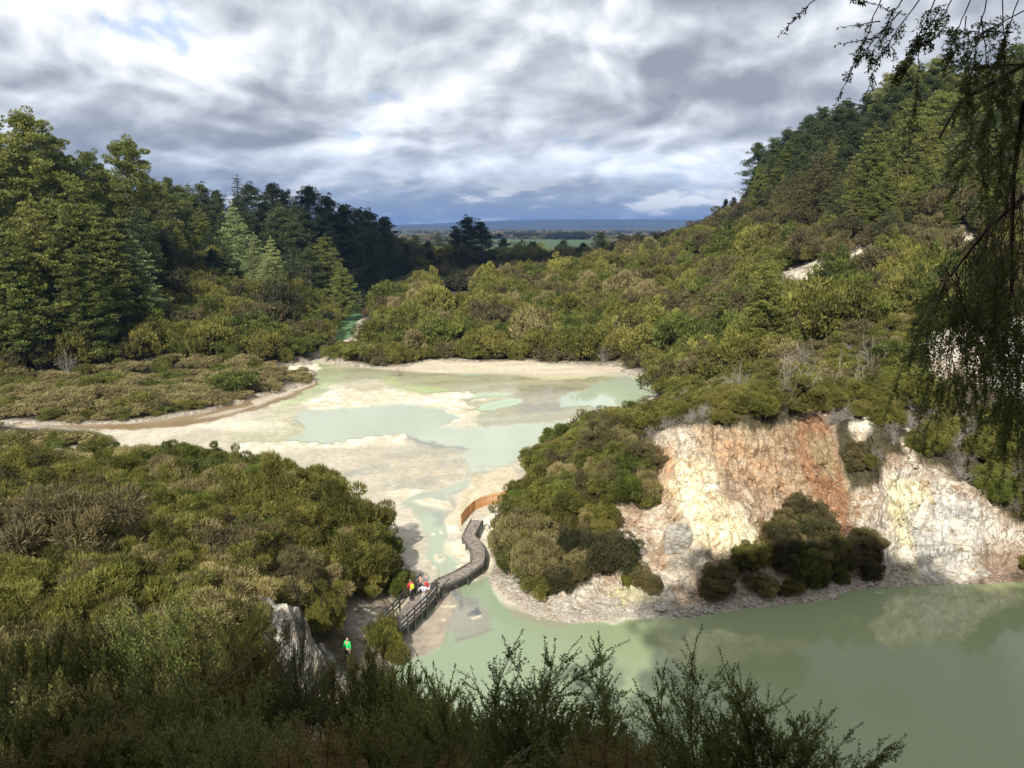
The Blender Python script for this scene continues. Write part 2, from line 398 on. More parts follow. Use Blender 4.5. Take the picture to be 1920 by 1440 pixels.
def N_sep(nt, c):
    n = N(nt, 'SeparateColor'); nt.links.new(c, n.inputs[0]); return n.outputs[0]
def build_ground():
    th_f = np.arange(-38, 38.001, .105)
    th = np.concatenate([np.arange(-180, -41, 4), [-40, -39], th_f, [39, 40], np.arange(42, 180, 4)]) * math.pi / 180
    r = [0.0, .7, 1.5]; q = 2.0
    while q < 13500:
        r.append(q)
        if q < 53: q *= 1.016
        elif q < 84: q += .27
        elif q < 210: q *= 1.009
        else: q *= 1.022
    r = np.array(r)
    RR, TH = np.meshgrid(r, th, indexing='ij')
    X, Y = RR * np.sin(TH), RR * np.cos(TH)
    Z = height(X, Y)
    nr, nt_ = X.shape
    x, y, z = X.ravel(), Y.ravel(), Z.ravel()
    # rough the bare faces sideways too, so they are not a smooth drape
    cl = sst(10, 20, x) * sst(84, 76, y) * sst(56, 60, y) * sst(.4, 2, z)
    bl = sst(2.5, .5, sdist(BLUFF, x, y)) * sst(1.2, 3, z)
    dx = fbm(x/1.5, y/1.5, z/1.5, o=4, s=91); dy = fbm(x/1.5, y/1.5, z/1.5, o=4, s=95); dz = fbm(x/.7, y/.7, z/.7, o=3, s=97)
    st = vnoise(x/3, y/3, z*1.7, s=99)
    a = cl * .75 + bl * .9
    x2, y2, z2 = x + dx*a, y + dy*a + st*a*.6, z + dz*a*.5
    i = np.arange(nr-1)[:, None] * nt_; j = np.arange(nt_)[None, :]; j2 = (j + 1) % nt_
    Fq = np.stack([i + j, i + nt_ + j, i + nt_ + j2, i + j2], -1).reshape(-1, 4)[:, ::-1]
    m, nt, out = newmat('bare_ground'); L = nt.links.new
    at = N(nt, 'Attribute', attribute_name='col'); geo = N(nt, 'NewGeometry')
    n1 = N(nt, 'TexNoise', Scale=2.2, Detail=8.0, Roughness=.65); L(geo.outputs['Position'], n1.inputs['Vector'])
    n2 = N(nt, 'TexVoronoi', Scale=2.6); L(geo.outputs['Position'], n2.inputs['Vector'])
    n2.feature = 'F1'
    c = mixc(nt, at.outputs['Color'], mrange(nt, n1.outputs['Fac'], .3, .7, .62, 1.25), 1.0, 'MULTIPLY')
    vs = N(nt, 'TexVoronoi', Scale=3.6); L(geo.outputs['Position'], vs.inputs['Vector'])
    stone = mth(nt, 'MULTIPLY', mrange(nt, vs.outputs['Distance'], .34, .22), mrange(nt, mth(nt, 'FRACT', mth(nt, 'MULTIPLY', N_sep(nt, vs.outputs['Color']), 7.3)), .55, .6))
    lum = N(nt, 'RGBToBW'); L(at.outputs['Color'], lum.inputs[0])
    stone = mth(nt, 'MULTIPLY', stone, mrange(nt, lum.outputs[0], .12, .2))
    c = mixc(nt, c, (.62,.55,.43), mth(nt, 'MULTIPLY', stone, .5))
    n3 = N(nt, 'TexNoise', Scale=.55, Detail=6.0, Roughness=.7, Distortion=1.2); L(geo.outputs['Position'], n3.inputs['Vector'])
    c = mixc(nt, c, mixc(nt, c, (.62,.47,.33), .9, 'MULTIPLY'), mth(nt, 'MULTIPLY', mrange(nt, n3.outputs['Fac'], .52, .66), mrange(nt, lum.outputs[0], .15, .3)))
    p = N(nt, 'BsdfPrincipled', Roughness=.92); p.inputs['Specular IOR Level'].default_value = .2
    L(c, p.inputs['Base Color'])
    wv = N(nt, 'VectorMath'); wv.operation = 'MULTIPLY_ADD'; L(n3.outputs['Color'], wv.inputs[0]); wv.inputs[1].default_value = (2.2, 2.2, 2.2); L(geo.outputs['Position'], wv.inputs[2])
    ce = N(nt, 'TexVoronoi', Scale=.75); ce.feature = 'DISTANCE_TO_EDGE'; L(wv.outputs[0], ce.inputs['Vector'])
    crack = mth(nt, 'MULTIPLY', mrange(nt, ce.outputs['Distance'], .035, .0), mrange(nt, n1.outputs['Fac'], .42, .56))
    crack = mth(nt, 'MULTIPLY', crack, mrange(nt, lum.outputs[0], .15, .3))
    c = mixc(nt, c, mixc(nt, c, (.30,.26,.22), 1.0, 'MULTIPLY'), mth(nt, 'MULTIPLY', crack, .42)); L(c, p.inputs['Base Color'])
    hgt = mth(nt, 'ADD', n1.outputs['Fac'], mth(nt, 'MULTIPLY', n2.outputs['Distance'], -.35)); hgt = mth(nt, 'SUBTRACT', hgt, mth(nt, 'MULTIPLY', crack, .5))
    b = N(nt, 'Bump', Strength=.8, Distance=.45); L(hgt, b.inputs['Height']); L(b.outputs[0], p.inputs['Normal'])
    L(p.outputs[0], out.inputs[0])
    me = npmesh('ground', np.stack([x2, y2, z2], 1), Fq, [m], True)
    rough = ((cl + bl) > .15)[Fq[:, 0]]; me.polygons.foreach_set('use_smooth', ~rough)
    setcol(me, 'col', ground_colours(x2, y2, z2, None))
    o = mobj('ground', me); tag(o, kind='structure')
    return r, th, Z, o

GR, GT, GZ, ground = build_ground()
def zat(x, y):                       # quick look-up of the ground height
    x = np.asarray(x, float); y = np.asarray(y, float)
    r = np.hypot(x, y); t = np.arctan2(x, y)
    i = np.clip(np.searchsorted(GR, r) - 1, 0, len(GR) - 2); j = np.clip(np.searchsorted(GT, t) - 1, 0, len(GT) - 2)
    u = np.clip((r - GR[i]) / (GR[i+1] - GR[i]), 0, 1); v = np.clip((t - GT[j]) / (GT[j+1] - GT[j]), 0, 1)
    return (GZ[i,j]*(1-u)*(1-v) + GZ[i+1,j]*u*(1-v) + GZ[i,j+1]*(1-u)*v + GZ[i+1,j+1]*u*v)

# ------------------------------------------------------------------ sinter flats, pools and lake: the level surfaces
def paint_flats(px, py, x, y):
    n1 = fbm(x/3.2, y/5, o=5, s=101); n2 = fbm(x/1.0, y/1.6, o=4, s=103); n3 = fbm(x/12, y/12, o=3, s=105)
    st = .75*fbm(x/9 + y/30, y/3.4 - x/10, o=3, s=107) + .25*n2                 # streaks left by the flowing water
    sc = np.clip((py - 640) / 260, .12, 1.0)
    nwx, nwy = n1 * 26, (n2 * .5 + n1 * .6) * 12 * sc
    def C(*c): return np.array(c)
    t = sst(-.4, .5, n1 + st*.7)[:, None]
    col = C(.56,.505,.39) * t + C(.47,.42,.315) * (1 - t)
    wet = np.full(px.shape, .25); hz = np.full(px.shape, 0.02)
    def over(P, c, c2=None, w=2.5, k=1., s=None, wt=None, h=None, warp=1.):
        nonlocal col, wet, hz
        m = sst(w, -w, sdist(P, px + nwx*warp, (py + nwy*warp))) if P is not None else np.ones_like(px)
        m = np.clip(m * k, 0, 1)
        c = C(*c)
        if c2 is not None:
            q = sst(-.4, .4, (n2 if s is None else s))[:, None]; c = C(*c2)*(1-q) + c*q
        col = col*(1-m[:,None]) + c*m[:,None]
        if wt is not None: wet = wet*(1-m) + wt*m
        if h is not None: hz = hz*(1-m) + h*m
    GREEN, GREEN2 = (.425,.460,.330), (.405,.440,.315)
    # shallow olive film over the upper flat
    over(c8([(150,100),(450,122),(700,142),(900,148),(1100,155),(1300,155),(1500,158),(1650,158),(1800,200),(1700,300),(1350,350),(1320,370),(1100,390),(960,397),(930,330),(800,300),(620,240),(500,200),(330,200),(180,190)]), (.41,.39,.25), (.35,.33,.20), 4, 1, st, .7)
    over(c8([(600,150),(1100,160),(1500,168),(1300,215),(1100,215),(900,190),(700,190)]), (.42,.38,.22), (.30,.27,.16), 6, .7, st, .7)
    over(c8([(1080,225),(1160,200),(1400,215),(1330,260),(1290,300),(1350,320),(1150,345),(1100,300)]), (.36,.32,.21), (.27,.24,.16), 5, .8, st, .75)
    over(c8([(170,120),(260,110),(330,160),(260,220),(180,260),(90,300),(0,330),(20,300),(120,250),(180,190)]), (.42,.47,.24), (.36,.38,.22), 5, .8, st, .7)
    over(c8([(420,150),(520,165),(600,190),(760,215),(790,230),(700,250),(610,240),(520,210),(500,180)]), (.44,.52,.20), (.42,.42,.24), 4, .75, st, .7)
    # tan flats at the left with the yellow rim of the pool
    over([(420,860),(430,800),(545,765),(570,790),(560,830),(470,835)], (.46,.42,.24), (.33,.34,.2), 7, .5, n2, .4)
    # milky green pools
    over(c8([(60,360),(120,310),(240,318),(400,300),(540,287),(640,292),(760,305),(820,330),(845,350),(790,385),(765,398),(960,398),(1100,385),(1220,372),(1310,360),(1345,380),(1300,440),(1210,505),(1150,530),(1060,550),(1000,590),
             (870,600),(880,540),(872,515),(800,505),(740,480),(650,458),(610,435),(560,432),(450,450),(300,465),(150,472),(60,470),(50,455),(95,425),(105,385)]), GREEN, GREEN2, 4, 1, n3, 1., -.02)
    over(c8([(1590,160),(1700,168),(1800,190),(1860,240),(1700,310),(1500,305),(1300,302),(1285,285),(1340,250),(1450,215),(1500,185)]), (.41,.465,.33), None, 3, 1, None, 1., -.02)
    over(c8([(915,315),(970,285),(1060,268),(1130,270),(1110,295),(1000,320),(930,325)]), (.42,.52,.31), None, 2, 1, None, 1., -.02, .5)
    over(c8([(860,250),(960,240),(1070,240),(1060,260),(960,268),(880,262)]), (.41,.49,.30), None, 2, 1, None, 1., -.02, .5)
    over(c8([(820,155),(900,147),(960,152),(920,165),(840,165)]), (.40,.45,.31), None, 2, 1, None, 1., -.02, .4)
    # white sinter ridges
    WH, WH2 = (.72,.66,.52), (.60,.53,.37)
    for P in ([(130,305),(190,275),(240,240),(300,225),(400,235),(470,228),(520,225),(600,235),(640,238),(720,255),(800,262),(900,285),(910,305),(830,312),(700,300),(640,292),(540,287),(400,300),(260,318),(180,318)],
              [(700,246),(780,238),(870,235),(890,245),(850,262),(760,262)], [(780,385),(830,355),(800,330),(830,322),(900,318),(960,335),(910,350),(850,365),(800,390)],
              [(905,268),(1020,262),(1060,262),(960,275),(915,285)], [(270,235),(330,215),(400,222),(350,240)]):
        over(c8(P), WH, WH2, 2.5, 1, n2 + st, .05, .10)
    over(c8([(330,200),(400,180),(470,182),(510,205),(480,228),(380,232),(300,222)]), (.50,.43,.32), (.45,.40,.27), 5, .9, st, .3)
    over(c8([(20,462),(150,473),(300,466),(450,450),(560,432),(605,436),(640,470),(560,482),(420,480),(300,490),(160,492),(20,490)]), WH, WH2, 2.5, 1, n2, .05, .1)
    over([(430,838),(470,826),(560,830),(530,845),(450,848)], WH, WH2, 3, .9, n2, .05, .08)
    over([(370,800),(430,790),(520,792),(545,800),(450,812)], WH, None, 6, .6)
    # far strip of pale sand
    over(c8([(420,126),(560,118),(690,82),(740,92),(900,100),(1150,88),(1200,95),(1260,112),(1590,116),(1610,138),(1400,143),(1250,150),(1150,150),(1080,140),(850,148),(700,142)]), (.62,.54,.40), (.55,.46,.33), 2, 1, st, .05, .1, .4)
    over(c8([(690,110),(900,115),(1080,135),(900,142),(720,138)]), (.50,.45,.30), None, 4, .6, None, .3, None, .6)
    over(c8([(1130,158),(1300,150),(1500,155),(1420,172),(1250,178)]), (.54,.48,.29), None, 3, .8, None, .2)
    over([(530,688),(560,684),(600,682),(598,692),(560,698)], (.70,.62,.46), None, 1.5, 1, None, .05, .1, .4)
    over([(596,685),(603,680),(612,690),(606,730),(570,745),(530,760),(540,745),(585,715)], (.44,.50,.25), (.38,.40,.22), 4, .7, st, .7, None, .5)
    # brown stream along the left bank
    over([(-400,790),(0,795),(250,795),(380,772),(480,745),(592,712),(600,722),(560,745),(480,770),(380,796),(250,808),(100,803),(-400,803)], (.27,.185,.10), (.36,.28,.18), 2.5, 1, st, .75, None, .5)
    over([(470,752),(560,722),(590,722),(540,742),(480,762)], (.50,.43,.33), None, 3, .9, None, .2, None, .5)
    over([(360,786),(430,770),(500,755),(430,775)], (.48,.41,.31), None, 2, .9, None, .2, None, .4)
    over([(-300,797),(60,798),(130,802),(60,806),(-300,804)], (.47,.40,.28), None, 2, .8, None, .2, None, .4)
    # grey silt streaks at the foot of the pool
    k = sst(-.25, .35, st)
    over(c8([(612,436),(650,456),(740,480),(872,486),(880,500),(850,525),(800,560),(700,580),(560,610),(480,610),(600,570),(700,540),(760,515),(650,500),(610,460)]), (.30,.32,.28), (.42,.39,.30), 5, .9, st, .6)
    over(c8([(612,436),(650,450),(740,478),(872,486),(870,492),(740,492),(650,470),(620,448)]), (.17,.18,.17), (.28,.28,.24), 2.5, .8, st, .6)
    over(c8([(640,540),(740,515),(800,520),(790,540),(700,556)]), (.53,.43,.30), None, 5, .9, None, .2)
    over(c8([(1060,300),(1120,310),(1100,340),(1030,352),(990,352)]), (.25,.25,.2), (.38,.35,.24), 4, .7, st, .5)
    over([(640,868),(720,850),(850,840),(880,855),(860,885),(780,915),(700,925),(650,900)], (.50,.43,.31), (.36,.35,.28), 8, .75, st, .3)
    # lower stream
    over(c5([(1080,-30),(1000,60),(850,130),(520,200),(480,260),(560,310),(600,430),(640,540),(640,700),(700,820),(850,720),(790,600),(820,520),(820,430),(740,330),(800,230),(960,130),(1100,30)]), (.40,.45,.32), (.36,.38,.27), 4, 1, st, .95, -.01, .8)
    over(c5([(680,250),(820,230),(960,120),(1050,60),(1000,120),(860,260),(820,330),(800,420),(700,440),(680,340)]), (.27,.28,.24), (.40,.39,.30), 6, .7, n2 + st*.5, .7)
    over(c5([(1020,40),(1250,-20),(1330,60),(1230,180),(1000,250),(900,330),(850,420),(800,460),(790,420),(830,330),(920,240),(960,170)]), (.62,.52,.36), (.52,.46,.30), 5, 1, n2, .15, .06)
    for P in ([(330,200),(480,140),(620,160),(500,215),(400,215)], [(555,240),(640,215),(820,245),(830,300),(700,290),(620,270)], [(775,620),(880,520),(960,530),(970,700),(880,690),(850,650)],
              [(1040,420),(1150,320),(1220,380),(1110,520),(1120,700),(1150,800),(1090,800),(1090,600)], [(830,720),(880,700),(900,730),(850,745)], [(790,440),(900,420),(900,480),(800,470)]):
        over(c5(P), WH, WH2, 3, 1, n2, .05, .08, .6)
    over([(815,1040),(832,1038),(836,1048),(824,1054),(814,1050)], (.60,.54,.38), None, 2, 1, None, .1, .04, .1)
    over([(820,1042),(830,1042),(829,1047),(822,1048)], (.40,.42,.30), None, 1, 1, None, .9, None, .1)
    for cx, cy in ((828,999),(813,1002),(890,1087),(897,1092),(843,1120),(827,1113),(812,1065),(860,1075)):
        over([(cx-5,cy-1),(cx,cy-3),(cx+5,cy),(cx,cy+2)], WH, None, 1.5, 1, None, .1, .05, .1)
    # lake and the silty fan below the walkway
    lake = c5([(690,900),(850,860),(980,800),(1110,780),(1110,850),(1200,990),(1300,1060),(1640,1130),(2000,1150),(2400,1120),(3000,1030),(3500,900),(5600,700),(5600,3200),(-2000,3200),(-2000,1200),(300,1250)])
    over(lake, (.270,.325,.205), (.255,.305,.185), 3, 1, n3, 1., -.02)
    tq = sst(.0, 1., (px - 900)/500)[:,None]
    inl = sst(3, -3, sdist(lake, px + nwx, py + nwy))[:,None]
    col = col*(1-inl) + inl*(col*(1-tq) + tq*C(.255,.285,.145))
    over(c5([(740,890),(850,880),(880,960),(830,1100),(780,1200),(700,1330),(480,1400),(300,1300),(560,1150),(640,1090)]), (.40,.33,.25), (.33,.28,.21), 4, 1, n2, .3, .03)
    over(c5([(830,930),(960,950),(1060,1040),(1160,1110),(1130,1200),(980,1250),(850,1260),(790,1230),(820,1100)]), (.27,.25,.20), (.33,.31,.25), 8, .85, st, .8)
    over(c5([(1240,1010),(1320,1050),(1600,1110),(1700,1180),(1500,1170),(1340,1130)]), (.30,.27,.19), None, 6, .8, None, .8)
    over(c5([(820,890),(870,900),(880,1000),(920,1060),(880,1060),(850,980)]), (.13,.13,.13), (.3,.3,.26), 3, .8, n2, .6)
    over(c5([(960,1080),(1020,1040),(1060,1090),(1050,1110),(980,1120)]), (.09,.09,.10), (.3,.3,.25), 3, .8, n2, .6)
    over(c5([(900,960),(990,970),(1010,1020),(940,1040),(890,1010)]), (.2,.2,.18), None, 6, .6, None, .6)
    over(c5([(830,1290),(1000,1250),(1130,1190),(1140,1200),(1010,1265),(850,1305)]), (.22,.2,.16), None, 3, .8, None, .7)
    for P in ([(730,1030),(860,1025),(850,1045),(760,1045)], [(740,1130),(780,1120),(770,1140),(735,1145)], [(970,1110),(1060,1095),(1050,1110),(990,1125)], [(740,900),(800,905),(800,950),(760,960)]):
        over(c5(P), (.62,.56,.40), None, 1.5, .9, None, .1, .04, .3)
    # far channel and second pool
    over([(600,655),(600,585),(640,560),(700,520),(940,520),(940,560),(800,560),(700,600),(680,650),(640,652)], (.20,.36,.17), (.18,.33,.16), 2, 1, n3, .9)
    # streaky mineral tints in everything that is not deep water
    dry = 1 - np.clip((wet - .6) / .4, 0, 1)
    col *= (1 + (st * .08 + n2 * .07) * dry[:,None].T.reshape(-1) )[:,None]
    hz = hz + dry * (n2 * .03 + .02)
    return np.clip(col, .02, .92), wet, hz

def level_mat():
    m, nt, out = newmat('sinter_and_water'); L = nt.links.new
    at = N(nt, 'Attribute', attribute_name='col'); aw = N(nt, 'Attribute', attribute_name='wet'); geo = N(nt, 'NewGeometry')
    n1 = N(nt, 'TexNoise', Scale=1.4, Detail=9.0, Roughness=.7); L(geo.outputs['Position'], n1.inputs['Vector'])
    n0 = N(nt, 'TexNoise', Scale=.5, Detail=3.0); L(geo.outputs['Position'], n0.inputs['Vector'])
    wet = mrange(nt, aw.outputs['Fac'], .2, .95)
    dryamt = mth(nt, 'SUBTRACT', 1.0, wet)
    var = mrange(nt, n1.outputs['Fac'], .3, .7, .80, 1.14)
    c = mixc(nt, at.outputs['Color'], mixc(nt, (1,1,1), var, dryamt), 1.0, 'MULTIPLY')
    p = N(nt, 'BsdfPrincipled'); p.inputs['IOR'].default_value = 1.33
    L(c, p.inputs['Base Color'])
    L(mrange(nt, wet, 0, 1, .85, .045), p.inputs['Roughness'])
    L(mrange(nt, wet, 0, 1, .25, .5), p.inputs['Specular IOR Level'])
    b = N(nt, 'Bump', Distance=.25); L(n1.outputs['Fac'], b.inputs['Height']); L(mrange(nt, dryamt, 0, 1, .0, .35), b.inputs['Strength'])
    rp = N(nt, 'TexNoise', Scale=5.0, Detail=2.0); L(geo.outputs['Position'], rp.inputs['Vector'])
    b2 = N(nt, 'Bump', Distance=.01, Strength=.12); L(rp.outputs['Fac'], b2.inputs['Height']); L(b.outputs[0], b2.inputs['Normal'])
    L(b2.outputs[0], p.inputs['Normal'])
    L(p.outputs[0], out.inputs[0])
    return m
LEVEL = level_mat()
LAKE_EDGE = [(600,2700),(700,1500),(800,1240),(870,1190),(1130,1190),(1300,1120),(1700,1060),(2400,1020),(2400,2700)]
def level_sheet(pxs, pys, keeps):
    """one grid on the level surfaces, dealt out to the objects in keeps"""
    PX, PY = np.meshgrid(pxs, pys)
    X, Y = G(PX, PY); n = len(pxs)
    x, y = X.ravel(), Y.ravel()
    ok0 = sdist(FLAT, x, y) < 16
    col = np.full((len(x), 3), .3); wet = np.full(len(x), .5); hz = np.zeros(len(x))
    col[ok0], wet[ok0], hz[ok0] = paint_flats(PX.ravel()[ok0], PY.ravel()[ok0], x[ok0], y[ok0])
    i = np.arange(len(pys)-1)[:,None]*n; j = np.arange(n-1)[None,:]
    Fa = np.stack([i+j, i+n+j, i+n+j+1, i+j+1], -1).reshape(-1,4)
    ca, cb_ = PX.ravel()[Fa].mean(1), PY.ravel()[Fa].mean(1)
    for name, keep in keeps:
        Fq = Fa[keep(ca, cb_)]
        u, inv = np.unique(Fq, return_inverse=True)
        me = npmesh(name, np.stack([x[u], y[u], hz[u]], 1), inv.reshape(Fq.shape), [LEVEL], True)
        setcol(me, 'col', col[u]); setf(me, 'wet', wet[u])
        tag(mobj(name, me), kind='structure')
def near_flat(a, b):
    X, Y = G(a, b); return sdist(FLAT, X, Y) < np.clip(Y * .06, 3, 12)
pys_f = np.concatenate([np.arange(664, 800, 1.3), np.arange(800, 1270, 1.9), np.geomspace(1272, 2700, 40)])
level_sheet(np.concatenate([np.arange(-260, 1340, 2.1), np.arange(1340, 2330, 4.)]), pys_f, [('sinter_flat', lambda a, b: near_flat(a, b) & ~inpoly(LAKE_EDGE, a, b)), ('lake_water', lambda a, b: near_flat(a, b) & inpoly(LAKE_EDGE, a, b))])
level_sheet(np.arange(560, 960, 2.0), np.arange(520, 664.1, .8), [('channel_water', near_flat)])

# ------------------------------------------------------------------ camera, sun, sky
cam = bpy.data.cameras.new('camera'); camo = bpy.data.objects.new('camera', cam); link(camo)
cam.sensor_width = 36; cam.lens = F / 1920 * 36; cam.clip_start = .05; cam.clip_end = 40000
camo.location = (0, 0, H); camo.rotation_euler = (math.radians(90) - PITCH, 0, 0); SC.camera = camo
sun = bpy.data.lights.new('sun', 'SUN'); suno = bpy.data.objects.new('sun', sun); link(suno)
sun.energy = 4.6; sun.angle = math.radians(.53); sun.color = (1, .955, .875)
sd = Vector((SUN_XY[0]*math.cos(SUN_EL), SUN_XY[1]*math.cos(SUN_EL), math.sin(SUN_EL))).normalized()
suno.rotation_euler = sd.to_track_quat('Z', 'Y').to_euler()
SC.view_settings.view_transform = 'Standard'; SC.view_settings.look = 'None'; SC.view_settings.exposure = .50; SC.view_settings.gamma = 1

def build_world():
    w = bpy.data.worlds.new('World'); SC.world = w; w.use_nodes = True
    nt = w.node_tree; nt.nodes.clear(); L = nt.links.new
    out = nt.nodes.new('ShaderNodeOutputWorld'); bg = N(nt, 'Background', Strength=.1)
    sky = N(nt, 'TexSky'); sky.sky_type = 'NISHITA'; sky.sun_disc = False
    sky.sun_elevation = SUN_EL; sky.sun_rotation = math.atan2(SUN_XY[0], SUN_XY[1]); sky.air_density = 1.0; sky.dust_density = .6; sky.ozone_density = 1.5
    tc = N(nt, 'TexCoord'); sep = N(nt, 'SeparateXYZ'); L(tc.outputs['Generated'], sep.inputs[0])
    zc = mth(nt, 'MAXIMUM', sep.outputs[2], 0.0)
    def plane(off, sx=1., sy=1.):
        d = mth(nt, 'ADD', zc, off)
        cx = N(nt, 'CombineXYZ'); L(mth(nt, 'MULTIPLY', mth(nt, 'DIVIDE', sep.outputs[0], d), sx), cx.inputs[0]); L(mth(nt, 'MULTIPLY', mth(nt, 'DIVIDE', sep.outputs[1], d), sy), cx.inputs[1])
        return cx.outputs[0]
    def shift(v, s):
        mp = N(nt, 'Mapping'); L(v, mp.inputs[0]); mp.inputs['Location'].default_value = s; return mp.outputs[0]
    def noise(v, sc, det=8., ro=.55, dist=0.):
        n = N(nt, 'TexNoise', Scale=sc, Detail=det, Roughness=ro, Distortion=dist); n.noise_dimensions = '2D'; L(v, n.inputs['Vector']); return n.outputs['Fac']
    def layer(P, sc, ro=.52, dist=.15):
        a = noise(P, sc, 10., ro, dist); b = noise(shift(P, (.015, -.11, .0)), sc, 10., ro, dist)
        return a, mth(nt, 'SUBTRACT', a, b)
    az = mth(nt, 'ARCTAN2', sep.outputs[0], sep.outputs[1])
    def cyl(off, k, loc):
        cx = N(nt, 'CombineXYZ'); L(az, cx.inputs[0]); L(mth(nt, 'MULTIPLY', mth(nt, 'LOGARITHM', mth(nt, 'ADD', zc, off), 2.71828), k), cx.inputs[1])
        return shift(cx.outputs[0], loc)
    def billow(v, sc):
        n = N(nt, 'TexVoronoi', Scale=sc); n.voronoi_dimensions = '2D'; n.feature = 'SMOOTH_F1'; n.inputs['Smoothness'].default_value = .35; n.inputs['Detail'].default_value = 2.5; n.inputs['Roughness'].default_value = .5; n.normalize = True
        L(v, n.inputs['Vector']); return n.outputs['Distance']
    P = cyl(.12, .48, (CLX, CLY, 0))
    # bend the field a little so that the edges curl
    wn = N(nt, 'TexNoise', Scale=4.0, Detail=2.0, Roughness=.5); L(P, wn.inputs['Vector'])
    wv = N(nt, 'VectorMath'); wv.operation = 'MULTIPLY_ADD'; L(wn.outputs['Color'], wv.inputs[0]); wv.inputs[1].default_value = (.16, .13, 0); L(P, wv.inputs[2]); PW = wv.outputs[0]
    def field(v):
        a = noise(v, 3.6, 6., .52, .0); bl = billow(v, 8.5)
        return mth(nt, 'ADD', mth(nt, 'MULTIPLY', a, .72), mth(nt, 'MULTIPLY', mth(nt, 'SUBTRACT', .55, bl), .40))
    f0 = field(PW); f1 = field(shift(PW, (-.012, .028, 0)))
    lit = mth(nt, 'SUBTRACT', f0, f1)                       # tops of heaps face the light, bases do not
    broad = noise(shift(P, (4, 2, 3)), 1.5, 3., .5)
    shade = mth(nt, 'ADD', mrange(nt, broad, .36, .64, .05, .62, False), mrange(nt, f0, .30, .60, .0, .50, False))
    shade = mth(nt, 'SUBTRACT', shade, mth(nt, 'MULTIPLY', lit, 4.2))
    shade = mth(nt, 'ADD', mth(nt, 'MULTIPLY', shade, .92), .0, clamp=True)
    cr = N(nt, 'ValToRGB'); L(shade, cr.inputs[0]); e = cr.color_ramp.elements; cr.color_ramp.interpolation = 'B_SPLINE'
    e[0].position = 0.; e[0].color = (.74, .75, .765, 1); e[1].position = 1.; e[1].color = (.185, .20, .235, 1)
    for pos, c in ((.22, (.60, .61, .635)), (.48, (.41, .425, .455)), (.75, (.26, .275, .31))):
        k = e.new(pos); k.color = (*c, 1)
    # low banks: slate blue undersides with small bright heaps
    P2 = cyl(.045, .26, (1.3, .4, 5))
    hn = noise(P2, 8.0, 8., .52, .1); hl = mth(nt, 'SUBTRACT', hn, noise(shift(P2, (-.01, .022, 0)), 8.0, 8., .52, .1))
    hr = N(nt, 'ValToRGB'); L(mth(nt, 'ADD', mrange(nt, hn, .32, .74, 0., 1., False), mth(nt, 'MULTIPLY', hl, 3.2), clamp=True), hr.inputs[0]); e = hr.color_ramp.elements
    e[0].position = .1; e[0].color = (0.205, 0.265, 0.375, 1); e[1].position = .9; e[1].color = (0.70, 0.72, 0.74, 1)
    for pos, c in ((.42, (0.26, 0.32, 0.425)), (.6, (0.35, 0.41, 0.51))):
        k = e.new(pos); k.color = (*c, 1)
    fine, big = f0, broad
    hz = mrange(nt, sep.outputs[2], .015, .07, 1., 0.)
    skyc = mixc(nt, sky.outputs[0], (2.6, 4.3, 7.6), .8)
    gap = mrange(nt, mth(nt, 'ADD', mth(nt, 'MULTIPLY', fine, .5), mth(nt, 'MULTIPLY', big, .5)), .345, .395)
    blue = mrange(nt, sep.outputs[2], .03, .15, .7, .0)
    crx = mixc(nt, cr.outputs[0], (12.5,12.8,13.0), 1.0, 'MULTIPLY'); hrx = mixc(nt, hr.outputs[0], (10,10,10), 1.0, 'MULTIPLY')
    c = mixc(nt, crx, (.82, .90, 1.03), blue, 'MULTIPLY')
    c = mixc(nt, skyc, c, gap)
    c = mixc(nt, c, hrx, hz)
    low = mrange(nt, sep.outputs[2], -.01, .035, 1., 0.)
    c = mixc(nt, c, (4.0, 4.9, 6.2), mth(nt, 'MULTIPLY', low, .6))
    L(c, bg.inputs[0]); L(bg.outputs[0], out.inputs[0])
CLX, CLY = 1.9, 6.2
build_world()
HAZE = 1.0e-4
# ------------------------------------------------------------------ foliage builders
def unit(v): return v / (np.linalg.norm(v, axis=-1, keepdims=True) + 1e-9)
def rdir(r, n, up=0.):
    v = unit(r.normal(size=(n, 3))); v[:, 2] += up; return unit(v)
class Leaves:
    def __init__(s): s.V = []; s.T = []
    def add(s, c, d, nrm, ln, wd, tone, bend=0.):
        """diamond leaves: root c, direction d, face normal near nrm"""
        n = len(c); side = unit(np.cross(d, nrm)); ln = np.broadcast_to(ln, (n,))[:, None]; wd = np.broadcast_to(wd, (n,))[:, None]
        m = c + d * ln * .5
        s.V.append(np.stack([c, m + side * wd * .5, c + d * ln, m - side * wd * .5], 1)); s.T.append(np.broadcast_to(tone, (n,)))
    def count(s): return sum(len(v) for v in s.V)
    def mesh(s, name, mat, extra=None, emat=None):
        V = np.concatenate(s.V).reshape(-1, 3); T = np.concatenate(s.T)
        Fq = np.arange(len(V)).reshape(-1, 4)
        me = npmesh(name, V, Fq, [mat], False)
        setf(me, 'tone', np.clip(T, 0, 1), 'FACE')
        return me
def clump(L, r, c, rad, n, ll, lw, tone, up=.35, spray=.6):
    """a pad of foliage: leaves over a flattened ball, pointing out and up"""
    rad = np.asarray(rad, float)
    q = rdir(r, n, .15); k = r.uniform(.55, 1.0, (n, 1)) ** .6
    p = c + q * rad * k
    d = unit(q * np.array([1, 1, .6]) + np.array([0, 0, up]) + r.normal(size=(n, 3)) * spray)
    nr = unit(q + np.array([0, 0, .55]) + r.normal(size=(n, 3)) * .45)
    L.add(p - d * ll * .4, d, nr, ll * r.uniform(.7, 1.3, n), lw * r.uniform(.7, 1.3, n), np.clip(tone + r.normal(size=n) * .16 + (k[:, 0] - .8) * .5, 0, 1))

